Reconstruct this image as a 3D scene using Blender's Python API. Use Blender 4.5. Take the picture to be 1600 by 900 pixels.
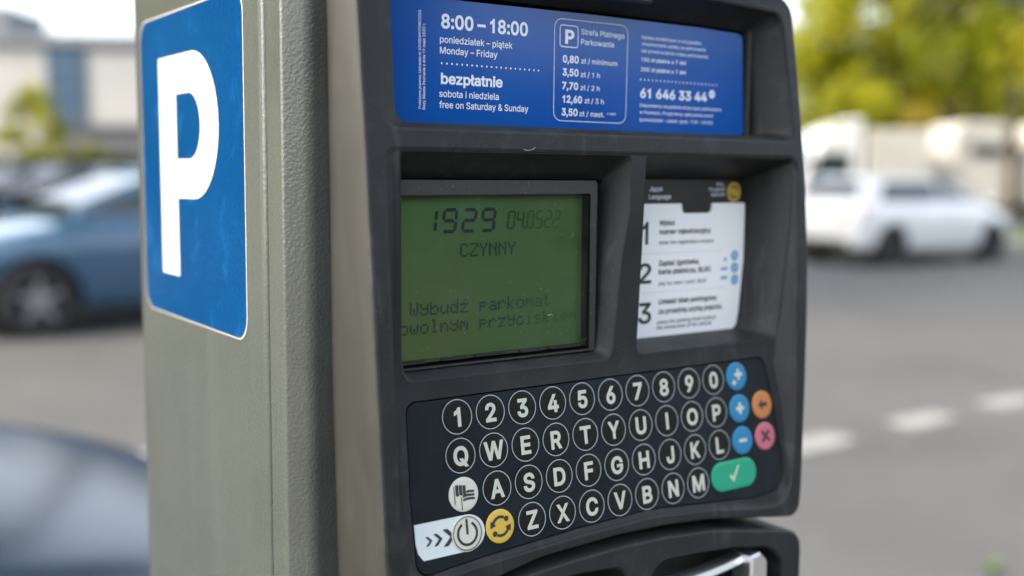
import bpy, bmesh, math, random
from mathutils import Vector, Matrix
from mathutils.geometry import delaunay_2d_cdt

sc = bpy.context.scene
for _o in list(bpy.data.objects):
    bpy.data.objects.remove(_o)
random.seed(7)
R = math.radians
D = {"SIGN_TEXT":[["8:00 – 18:00",1,0.00442,1.68452,0.05274,0.00623],["poniedziałek – piątek",0,0.00376,1.6779,0.04389,0.00301],["Monday – Friday",0,0.00377,1.673,0.03532,0.00302],["bezpłatnie",1,0.00431,1.6596,0.03837,0.00481],["sobota i niedziela",0,0.00347,1.65359,0.03623,0.00304],["free on Saturday & Sunday",0,0.00349,1.64861,0.05345,0.00305],["P",2,0.07524,1.68303,0.08102,0.00645],["Strefa Płatnego",0,0.08524,1.68786,0.11329,0.00267],["Parkowania",0,0.08526,1.68295,0.10659,0.00267],["0,80",1,0.07402,1.67365,0.08395,0.00345],["zł / minimum",0,0.08553,1.67384,0.10895,0.00243],["3,50",1,0.07397,1.66728,0.08395,0.00346],["zł / 1 h",0,0.08538,1.66718,0.09773,0.00244],["7,70",1,0.07385,1.66073,0.08388,0.00347],["zł / 2 h",0,0.08539,1.66076,0.09771,0.00245],["12,60",1,0.07421,1.65424,0.08646,0.00348],["zł / 3 h",0,0.08809,1.65439,0.10054,0.00246],["3,50",1,0.07369,1.64787,0.08374,0.00349],["zł / nast.",0,0.08488,1.64789,0.10099,0.00246],["/ nast",0,0.10261,1.64911,0.10874,0.00128],["Opłata dodatkowa w przypadku",0,0.12501,1.68885,0.16772,0.00162],["niedokonania opłaty za parkowanie",0,0.12532,1.68553,0.17123,0.00162],["lub przekroczenia czasu parkowania:",0,0.1252,1.68199,0.17355,0.00162],["150 zł płatne ≤ 7 dni",0.5,0.12516,1.67743,0.15676,0.00195],["200 zł płatne ≥ 7 dni",0.5,0.12505,1.67245,0.15694,0.00195],["61 646 33 44",1,0.12491,1.65896,0.17326,0.00477],["Odpowiemy na pytania dotyczące parkowania",0,0.1247,1.65415,0.18429,0.00164],["w Poznaniu. Przyjmiemy zgłoszenia awarii",0,0.12481,1.65058,0.17835,0.00164],["(poniedziałek – piątek: godz. 7:30 – 20:00)",0,0.12492,1.64678,0.17806,0.00164]],"SIGN_DOTS":[[0.0048,1.66873],[0.05928,1.66858],[0.12504,1.66814],[0.18024,1.66798]],"SIGN_FRAME":[[0.06874,1.69438],[0.11573,1.69337],[0.11531,1.64518],[0.06859,1.64551]],"SIGN_PBOX":[[0.07212,1.69144],[0.08327,1.69132],[0.08295,1.68112],[0.0723,1.6814]],"SIGN_GLOBE":[0.177,1.66302],"SIGN_VERT":[[-0.00609,1.64776,-0.00609,1.69119],[-0.00392,1.64756,-0.00394,1.68578]],"SIGN_EDGE":[[-0.01773,1.6411],[0.20258,1.642],[0.19849,1.69705],[0.16979,1.69748],[0.09909,1.69798],[0.0562,1.69718]],"LCD":{"W":[-0.01538,1.55473],"Wt":[-0.01537,1.56105],"p":[0.02215,1.5462],"t":[0.06359,1.55415],"o2":[-0.01881,1.54644],"p1":[0.0221,1.55319],"cz":[[0.01138,1.58106],[0.04323,1.58017],[0.01135,1.58712]],"d":[[-0.0044,1.59189],[-0.00071,1.60337],[0.00169,1.59174],[0.00959,1.59204],[0.01307,1.59166],[0.02047,1.59207],[0.02261,1.59172],[0.03127,1.59211]],"date":[[0.0375,1.59296],[0.06965,1.59276],[0.03741,1.60166]],"edge":[[-0.0187,1.53595],[0.0879,1.53328],[0.08632,1.60644],[-0.01888,1.60721]],"bez":[0.08882,1.53323,0.08381,1.61037]},"CARD_TEXT":[["Wpisz",0.6,0.14339,1.59205,0.15466,0.00275],["numer rejestracyjny",0.6,0.14355,1.58727,0.18245,0.00276],["enter the registration number",0,0.14359,1.58172,0.18489,0.00207],["Zapłać (gotówka,",0.6,0.14364,1.57023,0.17417,0.00278],["karta płatnicza, BLIK)",0.6,0.14378,1.56557,0.18294,0.00278],["pay by cash / card / BLIK",0,0.14399,1.55952,0.18001,0.00209],["Umieść bilet parkingowy",0.6,0.14432,1.54918,0.18878,0.0028],["za przednią szybą pojazdu",0.6,0.14429,1.5439,0.1926,0.00281],["place the parking ticket behind",0,0.14372,1.53838,0.18796,0.00211],["the windscreen of the vehicle",0,0.14311,1.53534,0.18479,0.00211]],"CARD_NUM":[["1",0.2,0.12948,1.58223,0.13562,0.0119],["2",0.2,0.12964,1.56123,0.13844,0.01063],["3",0.2,0.12936,1.53959,0.13902,0.01107]],"CARD_HEAD":[["Język",0.4,0.13669,1.61041,0.14632,0.00237],["Language",0.4,0.1365,1.60621,0.15227,0.00238],["PL",0,0.18713,1.61302,0.19371,0.00178],["English",0,0.18122,1.61042,0.19383,0.00177],["język",0,0.18273,1.60767,0.19395,0.00178]],"CARD":{"top":[[0.13294,1.60315],[0.20864,1.60374]],"br":[0.21048,1.54162],"bot":[[0.12994,1.53064],[0.20204,1.52975]],"notch":[[0.16029,1.60287],[0.18272,1.59816]],"hdr":[0.21071,1.6155],"yel":[0.2008,1.6097],"dots1":[[0.13374,1.57654],[0.19168,1.57732]],"dots2":[[0.13208,1.55565],[0.19439,1.55608]],"blue":[[0.20185,1.57368],[0.20217,1.5667],[0.20248,1.55981]],"bl":[[0.1933,1.57181],[0.19757,1.57201],[0.19112,1.56664],[0.19832,1.56668],[0.19133,1.56153],[0.19855,1.56155]],"num":[0.13049,1.60925]},"STICK":{"tl":[0.26332,1.7049],"bl":[0.26085,1.53519],"br":[0.09658,1.53731],"r":[0.09574,1.60908],"tr":[0.09676,1.70842],"stl":[0.22732,1.68164],"sbl":[0.22675,1.55969],"sbr":[0.19718,1.56004],"str_":[0.19696,1.60318],"topr":[0.16649,1.68222],"maxr":[0.13077,1.6448],"botr":[0.16833,1.60381],"ctl":[0.19704,1.66069],"ctr":[0.17477,1.66078],"cmr":[0.15808,1.64239],"cbr":[0.17726,1.62525],"cbl":[0.19751,1.62534],"edge":[0.27843,1.6053],"bottom":[0.17477,1.53466]},"LABEL":[[-0.02338,0.00825],[0.19919,0.00775],[0.20362,0.00404],[0.21108,-0.04745],[0.20956,-0.05441],[0.18522,-0.0686],[0.15339,-0.06397],[0.10839,-0.06014],[0.06117,-0.06142],[0.0091,-0.06411],[-0.01148,-0.06573],[-0.02245,-0.06072],[-0.02705,-0.05204]],"STRIP":[[-0.02787,-0.04412],[-0.00016,-0.04382],[-0.02337,-0.06026],[0.0043,-0.06029],[-0.02762,-0.05138]],"CHEV":[[-0.02305,-0.05377],[-0.02051,-0.05104],[-0.01903,-0.0544],[-0.0154,-0.05088],[-0.01471,-0.05509],[-0.00958,-0.05026]],"PILL":[[0.154,-0.05219],[0.18851,-0.05231],[0.16975,-0.0612],[0.1717,-0.0432],[0.1705,-0.05201]],"FLAG":[[-0.00472,-0.03746],[-0.00403,-0.03071],[-0.00378,-0.03447],[0.00265,-0.03149],[-0.00183,-0.04023],[-0.00134,-0.03544],[-0.00048,-0.03702],[0.00566,-0.03399]],"LIP":[[0.01317,1.43689],[0.03485,1.43871],[0.05959,1.44067],[0.08824,1.4417],[0.11876,1.44092],[0.15185,1.43811],[0.19666,1.43054],[0.21466,1.42913]],"LOWTOP":[[0.02928,1.43346],[0.05956,1.43521],[0.08823,1.43587],[0.11878,1.43537],[0.1519,1.43239],[0.19938,1.42352],[0.21922,1.4161]],"LOWREC":[[0.10564,1.41854],[0.11482,1.42397],[0.14067,1.42266],[0.19326,1.4149],[0.20328,1.40854],[0.20831,1.39537]],"LOWSLOT":[[0.05951,1.42829],[0.08821,1.42581],[0.09408,1.41967]],"FLAP":[[0.12694,1.41269],[0.15494,1.41162],[0.17701,1.41204],[0.18455,1.4141],[0.19125,1.41132],[0.19351,1.39852],[0.17864,1.40169]],"NUB":[[0.07041,1.70188],[0.10346,1.7042],[0.11861,1.70314],[0.12053,1.70618]],"TOPSTRIP":[[0.05886,1.70044],[0.16359,1.7094],[0.19416,1.7086],[0.21241,1.70681]],"BOTRIM":[[-0.01564,1.44301],[-0.01232,1.44434],[0.18677,1.43912],[0.2069,1.4469]],"KZ":1.50995,"TILT":0.17105,"ROW":0.01747,"CAM":[[-0.25276,-0.40251,1.62],[0.819225,-0.573398,0.009214],[0.054296,0.093548,0.994133],[0.570896,0.813919,-0.10777],37.73382]}
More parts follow.
